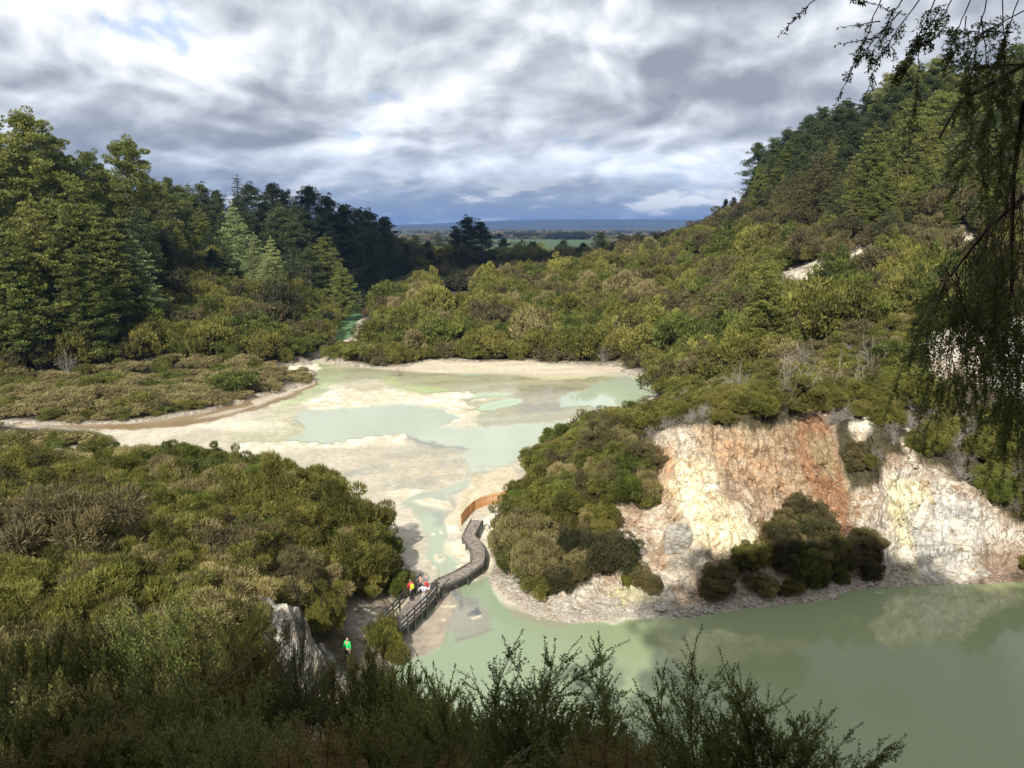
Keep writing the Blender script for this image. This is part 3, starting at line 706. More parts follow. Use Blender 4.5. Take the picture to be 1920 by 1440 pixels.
def scrub_crown(seed, nl=2600, ll=.34, lw=.10, npad=26, R=1., hgt=.75, ragged=.25, open_=0.):
    """spreading kanuka-like crown, about unit radius, made of layered pads; base at z=0"""
    r = np.random.default_rng(seed); L = Leaves(); per = nl // npad
    cents = []
    for i in range(npad):
        a = r.uniform(0, 2*np.pi); t = math.sqrt(r.uniform(0.0, 1)); 
        rr = t * (1 - .16) * (1 + .28 * math.sin(3 * a + seed) + .15 * math.sin(5 * a + 2 * seed)) 
        z = hgt * (.42 + .55 * (1 - t ** 2.0) + r.uniform(-.12, .10)) if i % 5 else hgt * r.uniform(.25, .45)
        if i % 4 == 0: rr = r.uniform(.6, .9)
        c = np.array([math.cos(a) * rr, math.sin(a) * rr, z + ragged * max(0, r.normal() * .35)])
        s = r.uniform(.18, .36) * (1 - .3 * open_)
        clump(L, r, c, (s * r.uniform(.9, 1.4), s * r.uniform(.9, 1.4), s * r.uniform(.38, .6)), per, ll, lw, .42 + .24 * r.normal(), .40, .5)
        cents.append(c)
    return L, cents
def stems(cents, seed, base=-.1, k=4, r0=.045, tops=12):
    r = np.random.default_rng(seed + 99); mb = MB()
    ns = 3
    roots = [np.array([math.cos(a) * .08, math.sin(a) * .08, base]) for a in r.uniform(0, 6.28, ns)]
    for i, c in enumerate(sorted(cents, key=lambda q: r.random())[:tops]):
        b = roots[i % ns]; m1 = b + (c - b) * .35 + np.array([*(r.normal(size=2) * .05), .05]); m2 = b + (c - b) * .7 + r.normal(size=3) * .05
        mb.tube([b, m1, m2, c + np.array([0, 0, .05])], [r0, r0 * .7, r0 * .45, r0 * .15], k)
    return mb

def dead_shrub(seed, n0=9, depth=3, L0=.42):
    """bare grey branchwork about one unit tall"""
    r = np.random.default_rng(seed); mb = MB()
    def grow(p, d, ln, rad, lv):
        q = [p]; dd = d
        for _ in range(3):
            dd = unit(dd + r.normal(size=3) * .16 + np.array([0, 0, .05])); q.append(q[-1] + dd * ln / 3)
        mb.tube(q, [rad, rad * .85, rad * .7, rad * .5], 3)
        if lv:
            for _ in range(r.integers(3, 5)):
                k = r.integers(1, 4); grow(q[k], unit(dd + r.normal(size=3) * .55), ln * r.uniform(.5, .8), rad * .55, lv - 1)
    for i in range(n0):
        a = i * 6.28 / n0 + r.uniform(-.3, .3); s = r.uniform(.2, .9)
        grow(np.array([0, 0, -.05]), unit(np.array([math.cos(a) * s, math.sin(a) * s, .8])), L0 * r.uniform(.7, 1.1), .014, depth)
    return mb

def pine(seed, form='cone', nl=9000, Rr=.26, ll=.0165, lw=.0068, bare=.12):
    """unit-height pine; returns leaves and wood"""
    r = np.random.default_rng(seed); L = Leaves(); wood = MB()
    lean = r.normal(size=2) * .02
    def tr(h): return np.array([lean[0] * h * h, lean[1] * h * h, h])
    hs = np.linspace(-.05, 1, 9); wood.tube([tr(h) if h > 0 else np.array([0, 0, h]) for h in hs], .017 * (1.02 - hs) ** .8 + .0015, 6)
    pads = []
    if form == 'old':
        nb = 58
        for i in range(nb):
            h = bare + (1 - bare) * ((i + r.uniform(0, 1)) / nb) ** .9 * .97
            t = (h - bare) / (1 - bare)
            R = Rr * (1.12 * (1 - t ** 1.9) ** .7 * (.5 + .6 * min(1, t * 3.0)) + .05) * r.uniform(.45, 1.25)
            a = i * 2.4 + r.uniform(-.6, .6); rise = r.uniform(.05, .5) * R
            b = tr(h); e = b + np.array([math.cos(a) * R, math.sin(a) * R, rise]); m = b + (e - b) * .55 + np.array([0, 0, -.1 * R])
            if i % 2: wood.tube([b, m, e], [.006, .004, .0015], 4)
            for k in range(r.integers(3, 7)):
                u = r.uniform(.3, 1.08); c = b + (e - b) * u + r.normal(size=3) * np.array([.03, .03, .014]); s = r.uniform(.024, .046) * (1.25 - .4 * t)
                pads.append((c, (s * 1.25, s * 1.25, s * .7)))
        for _ in range(9): pads.append((tr(1) + r.normal(size=3) * np.array([.035, .035, .018]), (.036, .036, .03)))
    else:
        nw = 19 if form == 'cone' else 30
        for i in range(nw):
            t = (i + .3) / nw; h = bare + (1 - bare) * t * .985
            R = Rr * ((1 - t) ** (.66 if form == 'cone' else .85)) * (.6 + .4 * min(1, t * 6)) + .012
            nb = 7 if t < .8 else 4; a0 = r.uniform(0, 6)
            for j in range(nb):
                a = a0 + j * 6.283 / nb + r.uniform(-.3, .3); Rb = R * r.uniform(.72, 1.22)
                rise = (.28 if form == 'cone' else -.12) * Rb + r.uniform(-.1, .1) * Rb
                b = tr(h); e = b + np.array([math.cos(a) * Rb, math.sin(a) * Rb, rise])
                if j % 2 == 0: wood.tube([b, b + (e - b) * .5 - np.array([0, 0, .06 * Rb]), e], [.004, .0028, .001], 3)
                npd = 1 + int(Rb / .055)
                for k in range(npd):
                    u = (k + .75) / npd; c = b + (e - b) * u + r.normal(size=3) * .008 + np.array([0, 0, -.05 * Rb * math.sin(3.14 * u)])
                    s = r.uniform(.020, .034) * (1.15 - .35 * t); pads.append((c, (s * 1.25, s * 1.25, s * (.48 if form == 'cone' else .4))))
        pads.append((tr(1), (.010, .010, .03)))
    per = max(6, nl // len(pads))
    tone0 = r.uniform(.38, .5)
    for c, rad in pads:
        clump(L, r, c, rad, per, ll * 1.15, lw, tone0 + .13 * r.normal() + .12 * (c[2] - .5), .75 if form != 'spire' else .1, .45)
    return L, wood

# colours of the plants (real leaf colours, except the darkened pine needles)
M_KAN = leaf_mat('olive_scrub_leaves', (.060,.066,.014), (.220,.212,.044), (.250,.210,.058))
M_GRN = leaf_mat('green_scrub_leaves', (.044,.062,.014), (.165,.195,.036), (.215,.210,.046))
M_TAN = leaf_mat('tan_scrub_leaves', (.130,.115,.045), (.370,.315,.130), (.31,.245,.12))
M_BRN = leaf_mat('brown_scrub_leaves', (.066,.055,.026), (.195,.158,.074), (.190,.165,.060))
M_YEL = leaf_mat('yellow_scrub_leaves', (.125,.125,.027), (.350,.320,.075), (.300,.280,.07))
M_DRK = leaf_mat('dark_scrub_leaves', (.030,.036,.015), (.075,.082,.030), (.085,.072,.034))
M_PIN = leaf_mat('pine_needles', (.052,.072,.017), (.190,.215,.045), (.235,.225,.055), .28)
M_PDK = leaf_mat('dark_pine_needles', (.022,.036,.014), (.078,.102,.034), (.090,.100,.034), .2)  # darker pine green, with cloud shade over the ridge put into it
M_PPL = leaf_mat('pale_pine_needles', (.105,.135,.050), (.290,.340,.130), (.29,.32,.11), .25)
M_PBR = leaf_mat('bronze_pine_needles', (.060,.055,.018), (.165,.145,.042), (.150,.140,.040), .2)
BARK = flat_mat('bark', (.12,.095,.07), .9, .3, 9)
GREYWOOD = flat_mat('weathered_twigs', (.30,.265,.235), .9, .25, 14, (.17,.145,.125))
PALEWOOD = flat_mat('bleached_branches', (.33,.285,.235), .9, .2, 14, (.18,.15,.125))

PRO = {}
def proto_scrub(key, mat, n, near=False, **kw):
    out = []
    for i in range(n):
        s = abs(hash_(key)) % 1000 + i * 13
        L, c = scrub_crown(s, **kw)
        out.append((L.mesh(key, mat), stems(c, s).mesh(key + '_stems', BARK)))
    PRO[key] = out
def hash_(t):
    v = 7
    for ch in t: v = (v * 131 + ord(ch)) & 0xFFFFFF
    return v
MATS = dict(olive=M_KAN, green=M_GRN, tan=M_TAN, brown=M_BRN, yellow=M_YEL, dark=M_DRK)
for nm, mt in MATS.items():
    kk = 4 if nm in ('olive', 'green') else 3
    proto_scrub('far_' + nm, mt, kk, nl=4600, ll=.125, lw=.040, npad=38)
    proto_scrub('near_' + nm, mt, kk, nl=21000, ll=.135, lw=.020, npad=60, ragged=.5)
def proto_pine(key, mat, seeds, **kw):
    PRO[key] = []
    for s in seeds:
        L, w = pine(s, **kw); PRO[key].append((L.mesh(key, mat), w.mesh(key + '_trunk', BARK)))
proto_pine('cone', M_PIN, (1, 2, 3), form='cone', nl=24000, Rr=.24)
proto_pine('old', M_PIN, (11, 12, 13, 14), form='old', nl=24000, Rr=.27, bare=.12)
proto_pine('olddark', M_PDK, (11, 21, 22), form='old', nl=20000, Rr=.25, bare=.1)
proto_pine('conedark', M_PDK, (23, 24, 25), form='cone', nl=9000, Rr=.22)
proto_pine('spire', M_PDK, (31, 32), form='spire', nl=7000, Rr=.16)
proto_pine('pale', M_PPL, (41, 42), form='cone', nl=12000, Rr=.22)
proto_pine('bronze', M_PBR, (51, 52), form='cone', nl=10000, Rr=.27)
PRO['dead'] = [(dead_shrub(s, 10, 3).mesh('dead', GREYWOOD), None) for s in (1, 2, 3, 4)]
PRO['bleached'] = [(dead_shrub(s, 4, 3, .5).mesh('bleached', PALEWOOD), None) for s in (5, 6, 7)]

def plant(name, key, var, loc, s, rz, label, cat, group, sz=None, parts=True, tint=1., crown='crown', trunk='trunk'):
    cm, tm = PRO[key][var % len(PRO[key])]
    sz = sz or s
    if tm is None or not parts:
        o = bpy.data.objects.new(name, cm); link(o)
        o.location = loc; o.rotation_euler = (0, 0, rz); o.scale = (s, s, sz); o.color = (tint, tint, tint, 1)
        return tag(o, label, cat, group)
    e = empty(name, loc, rz); e.scale = (s, s, sz); tag(e, label, cat, group)
    a = mobj(crown, cm, e); a.color = (tint, tint, tint, 1); mobj(trunk, tm, e)
    return e

# ------------------------------------------------------------------ pines, placed one by one
def placedir(px):
    if px < 250: return 'at the left edge of the left-hand forest' if px < 90 else 'in the tall stand on the left slope'
    return ''
PINES = []
def pn(px, top, Y, kind, wf=1., gz=None, tint=1.):
    p = W(px, top, Y); g = float(zat(p[0], p[1])); h = p[2] - g
    PINES.append([px, top, Y, kind, wf, p[0], p[1], g, h, tint])
LEFTP = [(40,222,185,'old',1.15),(112,300,192,'old',1),(-40,255,182,'old',1.1),(135,335,176,'cone',1.1),(227,272,205,'old',1.05),(165,292,212,'old',1),(62,372,165,'cone',1.25),(182,392,176,'cone',1.2),
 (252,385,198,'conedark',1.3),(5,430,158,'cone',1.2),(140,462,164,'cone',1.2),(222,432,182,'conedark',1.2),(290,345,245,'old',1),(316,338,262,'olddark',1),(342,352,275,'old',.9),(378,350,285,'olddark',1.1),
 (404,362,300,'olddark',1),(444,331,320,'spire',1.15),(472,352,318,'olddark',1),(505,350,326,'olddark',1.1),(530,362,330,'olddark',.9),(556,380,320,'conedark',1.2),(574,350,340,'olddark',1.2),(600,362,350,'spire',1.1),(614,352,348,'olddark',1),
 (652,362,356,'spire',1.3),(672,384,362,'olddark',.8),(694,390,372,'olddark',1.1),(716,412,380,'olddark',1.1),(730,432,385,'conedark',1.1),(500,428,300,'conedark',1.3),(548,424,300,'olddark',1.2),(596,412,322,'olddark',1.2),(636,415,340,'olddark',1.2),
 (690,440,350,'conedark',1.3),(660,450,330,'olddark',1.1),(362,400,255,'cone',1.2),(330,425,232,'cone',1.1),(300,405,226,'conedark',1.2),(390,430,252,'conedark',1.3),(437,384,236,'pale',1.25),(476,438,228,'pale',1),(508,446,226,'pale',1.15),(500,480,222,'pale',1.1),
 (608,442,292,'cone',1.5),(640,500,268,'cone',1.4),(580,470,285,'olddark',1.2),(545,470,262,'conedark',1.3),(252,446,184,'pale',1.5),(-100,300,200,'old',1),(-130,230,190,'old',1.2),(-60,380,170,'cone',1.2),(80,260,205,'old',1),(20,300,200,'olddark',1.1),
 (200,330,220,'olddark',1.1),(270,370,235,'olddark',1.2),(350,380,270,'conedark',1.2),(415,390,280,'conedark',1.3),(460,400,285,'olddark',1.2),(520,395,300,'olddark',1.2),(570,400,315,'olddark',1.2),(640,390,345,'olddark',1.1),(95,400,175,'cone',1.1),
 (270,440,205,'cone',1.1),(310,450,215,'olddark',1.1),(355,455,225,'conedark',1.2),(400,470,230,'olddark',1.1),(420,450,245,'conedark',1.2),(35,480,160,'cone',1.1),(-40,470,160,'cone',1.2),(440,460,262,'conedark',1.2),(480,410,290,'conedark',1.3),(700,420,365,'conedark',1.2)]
RIGHTP = [(1424,272,292,'olddark',1),(1452,262,292,'olddark',1),(1482,246,286,'olddark',1.1),(1512,222,282,'olddark',1.2),(1546,204,278,'olddark',1.2),(1592,192,272,'olddark',1.5),(1632,178,266,'olddark',1.2),(1440,300,280,'conedark',1.2),(1416,330,290,'olddark',.8),
 (1682,142,256,'old',1.2),(1708,118,248,'old',1.1),(1764,114,246,'old',1.3),(1806,140,240,'old',1.1),(1856,132,236,'old',1.1),(1902,92,232,'old',1.2),(1960,100,230,'old',1.2),(1655,200,240,'olddark',1.3),(1565,250,255,'conedark',1.3),(1530,270,250,'olddark',1.2),(1490,290,265,'conedark',1.2),
 (1604,240,235,'olddark',1.2),(1640,238,192,'cone',1.15),(1702,186,205,'cone',1.2),(1742,226,196,'cone',1.2),(1806,250,188,'cone',1.2),(1856,240,186,'cone',1.2),(1664,322,182,'cone',1.2),(1722,332,178,'cone',1.25),(1600,290,214,'bronze',1.1),(1536,282,228,'bronze',1.2),(1560,262,250,'bronze',1.1),
 (1502,320,236,'bronze',1.2),(1468,330,250,'bronze',1.2),(1780,370,168,'cone',1.2),(1850,350,165,'cone',1.2),(1902,300,168,'cone',1.2),(1684,392,172,'cone',1.1),(1612,350,188,'cone',1.3),(1640,345,184,'cone',1.2),(1360,376,332,'olddark',.7),(1377,372,332,'olddark',.7),(1396,362,326,'spire',1.1),
 (1936,200,200,'olddark',1.2),(1760,180,220,'old',1.2),(1830,190,215,'cone',1.2),(1890,180,210,'old',1.2),(1575,330,205,'conedark',1.3),(1960,330,168,'cone',1.1),(1740,290,186,'cone',1.1),(1820,310,180,'cone',1.1)]
for a in LEFTP: pn(*a[:5])
for a in RIGHTP: pn(*a[:5])
for a in [(1440,494,128,'cone',1.3),(1355,548,146,'cone',1.2),(1412,560,140,'cone',.9)]: pn(*a)
def fill(poly, sp, hlo, hhi, kinds, ylo, yhi, seed):
    r = np.random.default_rng(seed)
    for yy in np.arange(ylo, yhi, sp):
        for xx in np.arange(-.66 * yy, .68 * yy, sp):
            x, y = xx + r.uniform(-.4, .4) * sp, yy + r.uniform(-.4, .4) * sp
            g = float(zat(x, y)); a, b = proj(np.array([x]), np.array([y]), np.array([g]))
            if not inpoly(poly, a, b)[0]: continue
            if min((x - q_[5]) ** 2 + (y - q_[6]) ** 2 for q_ in PINES) < (sp * .62) ** 2: continue
            h = r.uniform(hlo, hhi); _, tp = proj(np.array([x]), np.array([y]), np.array([g + h])); PINES.append([float(a[0]), float(tp[0]), y, kinds[r.integers(len(kinds))], r.uniform(.95, 1.3), x, y, g, h, 1])
fill([(1410,420),(1440,380),(1560,300),(1700,230),(1980,180),(1980,430),(1840,430),(1620,432),(1560,410),(1500,400)], 9.5, 11, 17, ['conedark','olddark','bronze','cone'], 165, 300, 1)
fill([(-60,560),(-60,300),(120,400),(300,420),(500,430),(735,440),(735,480),(560,500),(420,520),(280,520),(120,545)], 9.5, 13, 19, ['cone','olddark','conedark','cone'], 160, 380, 2)
for k in range(46):
    r_ = np.random.default_rng(900 + k); px_ = 1425 + k * 12 + r_.uniform(-6, 6); Y_ = np.interp(px_, [1420,1560,1700,1980], [296,276,252,236]) + r_.uniform(-10, 14)
    top_ = np.interp(px_, [1420,1480,1550,1640,1700,1800,1980], [285,255,215,185,140,138,100]) + r_.uniform(-4, 34); pn(px_, top_, Y_, 'olddark' if px_ < 1690 or k % 3 == 0 else 'old', 1.25)
print('pines', len(PINES))
LOOK = dict(cone='bright green cone-shaped pine', old='tall broad-topped green pine', olddark='dark broad-topped pine', conedark='dark cone-shaped pine', spire='dark narrow spire-shaped conifer', pale='pale blue-green pine', bronze='bronze-green pine')
def pine_place(px, top, Y, kind):
    if px < 760:
        row = 'on the skyline' if top < 365 else ('halfway down' if top < 425 else 'low above the scrub')
        seg = 'at the left end of the left forest' if px < 120 else 'in the tallest stand of the left forest' if px < 270 else 'right of the dip in the left forest' if px < 400 else 'in the middle of the left forest' if px < 560 else 'in the dark right end of the left forest'
        return f'{row} {seg}'
    if px < 1400 and top < 400: return 'alone on the shoulder where the right hill meets the sky'
    if top > 480: return 'standing alone above the olive scrub of the right hill'
    row = 'on the skyline' if top < 215 or (px < 1520 and top < 305) else 'in the middle rows' if top < 300 else 'in the front row'
    seg = 'at the left end of the right hill' if px < 1520 else 'on the crest of the right hill' if px < 1660 else 'behind the hanging branches of the right hill'
    return f'{row} {seg}'
special = {(437,384): 'tallest of the pale blue-green pines, pyramid shaped, rising before the dark forest', (508,446): 'pale blue-green pine, middle one right of the tallest pale pine', (476,438): 'slim pale pine tucked between two pale ones',
 (252,446): 'pale spreading pine with a leaning trunk above the left scrub', (444,331): 'dark spire-shaped conifer poking highest from the middle of the forest skyline', (227,272): 'tall open pine with bare gaps, standing clear at the dip in the left skyline',
 (40,222): 'biggest pine of the left forest, its top highest at the left edge', (652,362): 'dark spire conifer near the right end of the forest skyline', (1396,362): 'tiny thin spire conifer on the shoulder of the right hill',
 (1440,494): 'small bright green pine amid olive scrub below the white scar', (1355,548): 'small bright green young pine in scrub left of the larger lone pine', (1640,238): 'sunlit yellow-green pine, leftmost of the bright pines on the right hill',
 (1592,192): 'round-topped dark pine like a dome on the right hill skyline', (1424,272): 'dark pine leftmost on the right hill crest, against the clouds', (608,442): 'green cone pine lit against the dark end of the forest', (640,500): 'small green cone pine low beside the dark forest edge'}
for i, (px, top, Y, kind, wf, x, y, g, h, tint) in enumerate(PINES):
    h = float(np.clip(h, 6, 34)); 
    lab = special.get((px, top)) or f'{LOOK[kind]} {pine_place(px, top, Y, kind)}'
    hill = 'left forest' if px < 760 else 'right hill'
    s = h * wf * (1 if h > 14 else 1.1)
    plant('pine_tree', kind, i, (x, y, g - .3), s, R0.uniform(0, 6.28), lab, 'pine tree', f'pines of the {hill}', h + .3, True, R0.uniform(.8, 1.15))

# ------------------------------------------------------------------ scrub, scattered over the slopes
CLIFFBUSH = [[(1470,975),(1500,950),(1530,960),(1550,1000),(1560,1110),(1440,1128),(1340,1136),(1330,1085),(1360,1060),(1440,1030)], [(1520,1040),(1620,1020),(1665,1070),(1655,1100),(1530,1118)],
             [(940,1010),(1000,985),(1100,985),(1100,1030),(1115,1075),(1080,1108),(1010,1106),(970,1090),(940,1060)], [(1150,1050),(1200,1040),(1262,1095),(1262,1128),(1190,1105),(1140,1080)],
             [(1180,900),(1215,895),(1232,925),(1215,960),(1180,960)], [(1100,985),(1160,980),(1180,1020),(1150,1075),(1105,1075)], [(1590,840),(1635,830),(1645,880),(1620,905),(1600,905)], [(1890,940),(1930,920),(1930,990),(1900,980)]]
def scatter():
    recs = []
    def bin_(y0, y1, sp, xl, xr):
        ys = np.arange(y0, y1, sp); 
        for yy in ys:
            xs = np.arange(xl(yy), xr(yy), sp)
            x = xs + R0.uniform(-.42, .42, len(xs)) * sp; y = yy + R0.uniform(-.42, .42, len(xs)) * sp
            recs.append(np.stack([x, y, np.full(len(xs), sp)], 1))
    wl, wr = (lambda q: lambda y: -q * y), (lambda q: lambda y: q * y)
    bin_(36, 74, 1.55, wl(.68), wr(.68)); bin_(74, 100, 1.9, wl(.68), wr(.68)); bin_(100, 150, 2.6, wl(.68), wr(.68)); bin_(150, 250, 3.6, wl(.68), wr(.68)); bin_(250, 400, 4.8, wl(.68), wr(.6)); bin_(400, 620, 7.0, wl(.35), wr(.35))
    for q in CLIFFBUSH:                               # thicker growth in the pockets of the cliff
        q = np.array(q, float); r = np.random.default_rng(int(q[0, 0]))
        for _ in range(int((np.ptp(q[:,0])) * np.ptp(q[:,1]) / 520)):
            a, b = r.uniform(q[:,0].min(), q[:,0].max()), r.uniform(q[:,1].min(), q[:,1].max())
            if not inpoly(q, np.array([a]), np.array([b]))[0]: continue
            t = np.linspace(54, 92, 300); w_ = W(a, b, t); g_ = zat(w_[0], w_[1]); k = int(np.argmax(g_ > w_[2])); recs.append(np.array([[w_[0][k], t[k], 1.0]]))
    return np.concatenate(recs)
P = scatter()
z = zat(P[:,0], P[:,1]); px, py = proj(P[:,0], P[:,1], z)
d = sdist(FLAT, P[:,0], P[:,1])
keep = (d > .9) & (px > -160) & (px < 2080)
jx, jy = 30 * fbm(P[:,0]/2.5, P[:,1]/2.5, o=3, s=211), 24 * fbm(P[:,0]/2.5, P[:,1]/2.5, o=3, s=213)
ex = inpoly(EXPOSED, px + jx, py + jy)
for q in PATCHES: ex |= inpoly(q, px, py)
cb = np.zeros(len(P), bool)
for q in CLIFFBUSH: cb |= inpoly(q, px, py)
keep &= ~(ex & ~cb)
# the grey-white rocks, the bluff and the path stay bare
keep &= ~((sdist(BLUFF, P[:,0], P[:,1]) < .8) & (R0.uniform(0, 1, len(P)) < .7)) & ~(sdist(CUT, P[:,0], P[:,1]) < .5)
keep &= ~((np.hypot(P[:,0] - 12.9, P[:,1] - 64.5) < 2.4))
keep &= ~((P[:,1] < 100) & (d < 1.8) & (P[:,0] < 0))
keep &= ~((py > 1105) & (px > 470) & (P[:,0] < 3) & (P[:,1] < 51) & ((P[:,0] > -9) | (R0.uniform(0, 1, len(P)) < .88)))
P, z, px, py, d, cbk = P[keep], z[keep], px[keep], py[keep], d[keep], cb[keep]
sel = ~((px > 615) & (px < 722) & (py > 1140) & (P[:,1] < 61)); P, z, px, py, d, cbk = P[sel], z[sel], px[sel], py[sel], d[sel], cbk[sel]
n = len(P)
q = np.hypot(P[:,0], P[:,1])
n1 = fbm(P[:,0]/16, P[:,1]/16, o=3, s=201); n2 = fbm(P[:,0]/5, P[:,1]/5, o=2, s=203); rr = R0.uniform(0, 1, n)
# zones
zone = np.full(n, 'isle', dtype=object)
zone[(P[:,1] < 108) & (P[:,0] < 2)] = 'hillock'
zone[(P[:,1] >= 108) & (px < 640) & (P[:,1] < 400)] = 'leftslope'
zone[(px < 600) & (P[:,1] >= 95) & (z < 2.6) & (P[:,1] < 175)] = 'strip'
zone[(P[:,1] > 385) | ((px < 900) & (P[:,1] > 300)) | ((px > 640) & (px < 1260) & (P[:,1] > 320))] = 'valley'
zone[(P[:,0] > 2) & (P[:,1] < 125)] = 'bluff'
zone[(px > 1230) & (P[:,1] >= 125) & (P[:,1] < 385)] = 'hill'
pinezone = ((zone == 'leftslope') & (z > 12.5 + .02 * P[:,1]))
hs = np.empty(n); rs = np.empty(n); kind = np.full(n, 'olive', dtype=object)
sp = P[:,2]
for i in range(n):
    zn = zone[i]; a, b, c = n1[i], n2[i], rr[i]
    if zn == 'hillock':
        h = 2.0 + 1.0 * c; r_ = 1.35 + .45 * R0.random()
        warm = sst(-.15, .4, a * .8 + (py[i] - 930) / 260 + (330 - px[i]) / 700)
        k = ('tan' if c < .32 else 'yellow' if c < .5 else 'brown' if c < .62 else 'olive') if R0.random() < warm else ('green' if c < .5 else 'olive' if c < .88 else 'tan')
    elif zn == 'leftslope':
        h = 4.4 + 2.2 * c; r_ = 2.5 + .9 * R0.random(); k = 'green' if c < .45 else 'olive' if c < .85 else 'brown' if c < .93 else 'dark'
    elif zn == 'strip':
        h = 1.5 + .9 * c; r_ = 1.7 + .5 * R0.random(); k = 'tan' if c < .72 else 'olive' if c < .88 else 'brown' if c < .9 else 'green'
    elif zn == 'valley':
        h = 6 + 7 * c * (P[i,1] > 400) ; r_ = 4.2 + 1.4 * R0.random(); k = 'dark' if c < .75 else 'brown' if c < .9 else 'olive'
    elif zn == 'bluff':
        h = 1.9 + 1.0 * c; r_ = 1.35 + .5 * R0.random(); k = 'olive' if c < .42 else 'green' if c < .58 else 'brown' if c < .74 else 'tan' if c < .82 else 'dead'
        if cbk[i]: c = R0.random(); h = .8 + 1.2 * R0.random() + .7 * (R0.random() < .12); r_ = .6 + .6 * R0.random(); k = 'brown' if c < .32 else 'dark' if c < .44 else 'olive' if c < .66 else 'dead' if c < .93 else 'tan'
        if py[i] > 750 and py[i] < 870 and px[i] > 1200 and c > .30: k = 'dead'
        if px[i] > 1640 and c > .55 and py[i] > 720: k = 'dead'
    elif zn == 'hill':
        h = 4.2 + 2.4 * c; r_ = 2.3 + 1.0 * R0.random(); k = 'olive' if c < .5 else 'green' if c < .74 else 'brown' if c < .95 else 'yellow'
        if z[i] > 24: k = 'brown' if c < .5 else 'dark' if c < .8 else 'olive'
    else:
        h = 4.6 + 2.2 * c; r_ = 2.5 + 1.0 * R0.random(); k = 'olive' if c < .5 else 'green' if c < .75 else 'brown' if c < .90 else 'yellow' if c < .93 else 'tan'
        if d[i] < 5 and c > .6: k = 'brown'; h *= .6
    edge = sst(0, 6, d[i]) if zn not in ('bluff', 'hillock') else sst(-1, 3.5, d[i])
    h *= .55 + .45 * edge
    g = math.exp(.28 * R0.normal()); hs[i] = h * g ** .8; rs[i] = r_ * (.7 + .3 * edge) * g; kind[i] = k
# keep the bare scars in view: nothing tall right in front of them
scar = np.zeros(n, bool)
for qq in PATCHES[:6] + [[(632,585),(702,570),(700,590),(668,648),(640,648)], [(832,541),(892,541),(892,555),(832,555)], [(1110,722),(1236,716),(1240,738),(1170,752),(1100,768)], [(-20,792),(250,796),(250,812),(-20,808)]]:
    lo = np.array(qq); x0, x1, y0, y1 = lo[:,0].min(), lo[:,0].max(), lo[:,1].min(), lo[:,1].max()
    _, ptop = proj(P[:,0], P[:,1], z + hs * .9)
    inx = (px > x0 - 6) & (px < x1 + 6) & (py > y0 + .3 * (y1 - y0))
    allow = np.maximum((py - (y1 - .12 * (y1 - y0))) * np.hypot(P[:,0], P[:,1]) / F, 0)      # metres of height that still leave the scar open
    hit = inx & (ptop < y1 - 4)
    scar |= hit & (allow < .7)
    f = np.where(hit, np.clip(allow / hs, .15, 1), 1); hs = hs * f; rs = rs * np.where(hit, np.clip(f * 1.5, .45, 1), 1)
pinethin = pinezone & (rr < .35)
ok = ~scar & ~pinethin
# hidden behind nearer ground or canopy?
T = np.stack([P[:,0], P[:,1], z + hs], 1)
vis = np.ones(n, bool)
for t in np.linspace(.12, .96, 60):
    xx, yy = T[:,0]*t, T[:,1]*t; zz = H + (T[:,2] - H) * t
    gg = zat(xx, yy); dd = np.hypot(T[:,0]-xx, T[:,1]-yy)
    vis &= ~((gg + np.where((gg > .6) & (yy > 60), 1.2, 0) > zz) & (dd > 4))
ok &= vis
P, z, px, py, d, hs, rs, kind, zone, cbk, rr = [a[ok] for a in (P, z, px, py, d, hs, rs, kind, zone, cbk, rr)]
n = len(P); q = np.hypot(P[:,0], P[:,1])
print('scrub plants', n, {k: int((zone == k).sum()) for k in set(zone)})

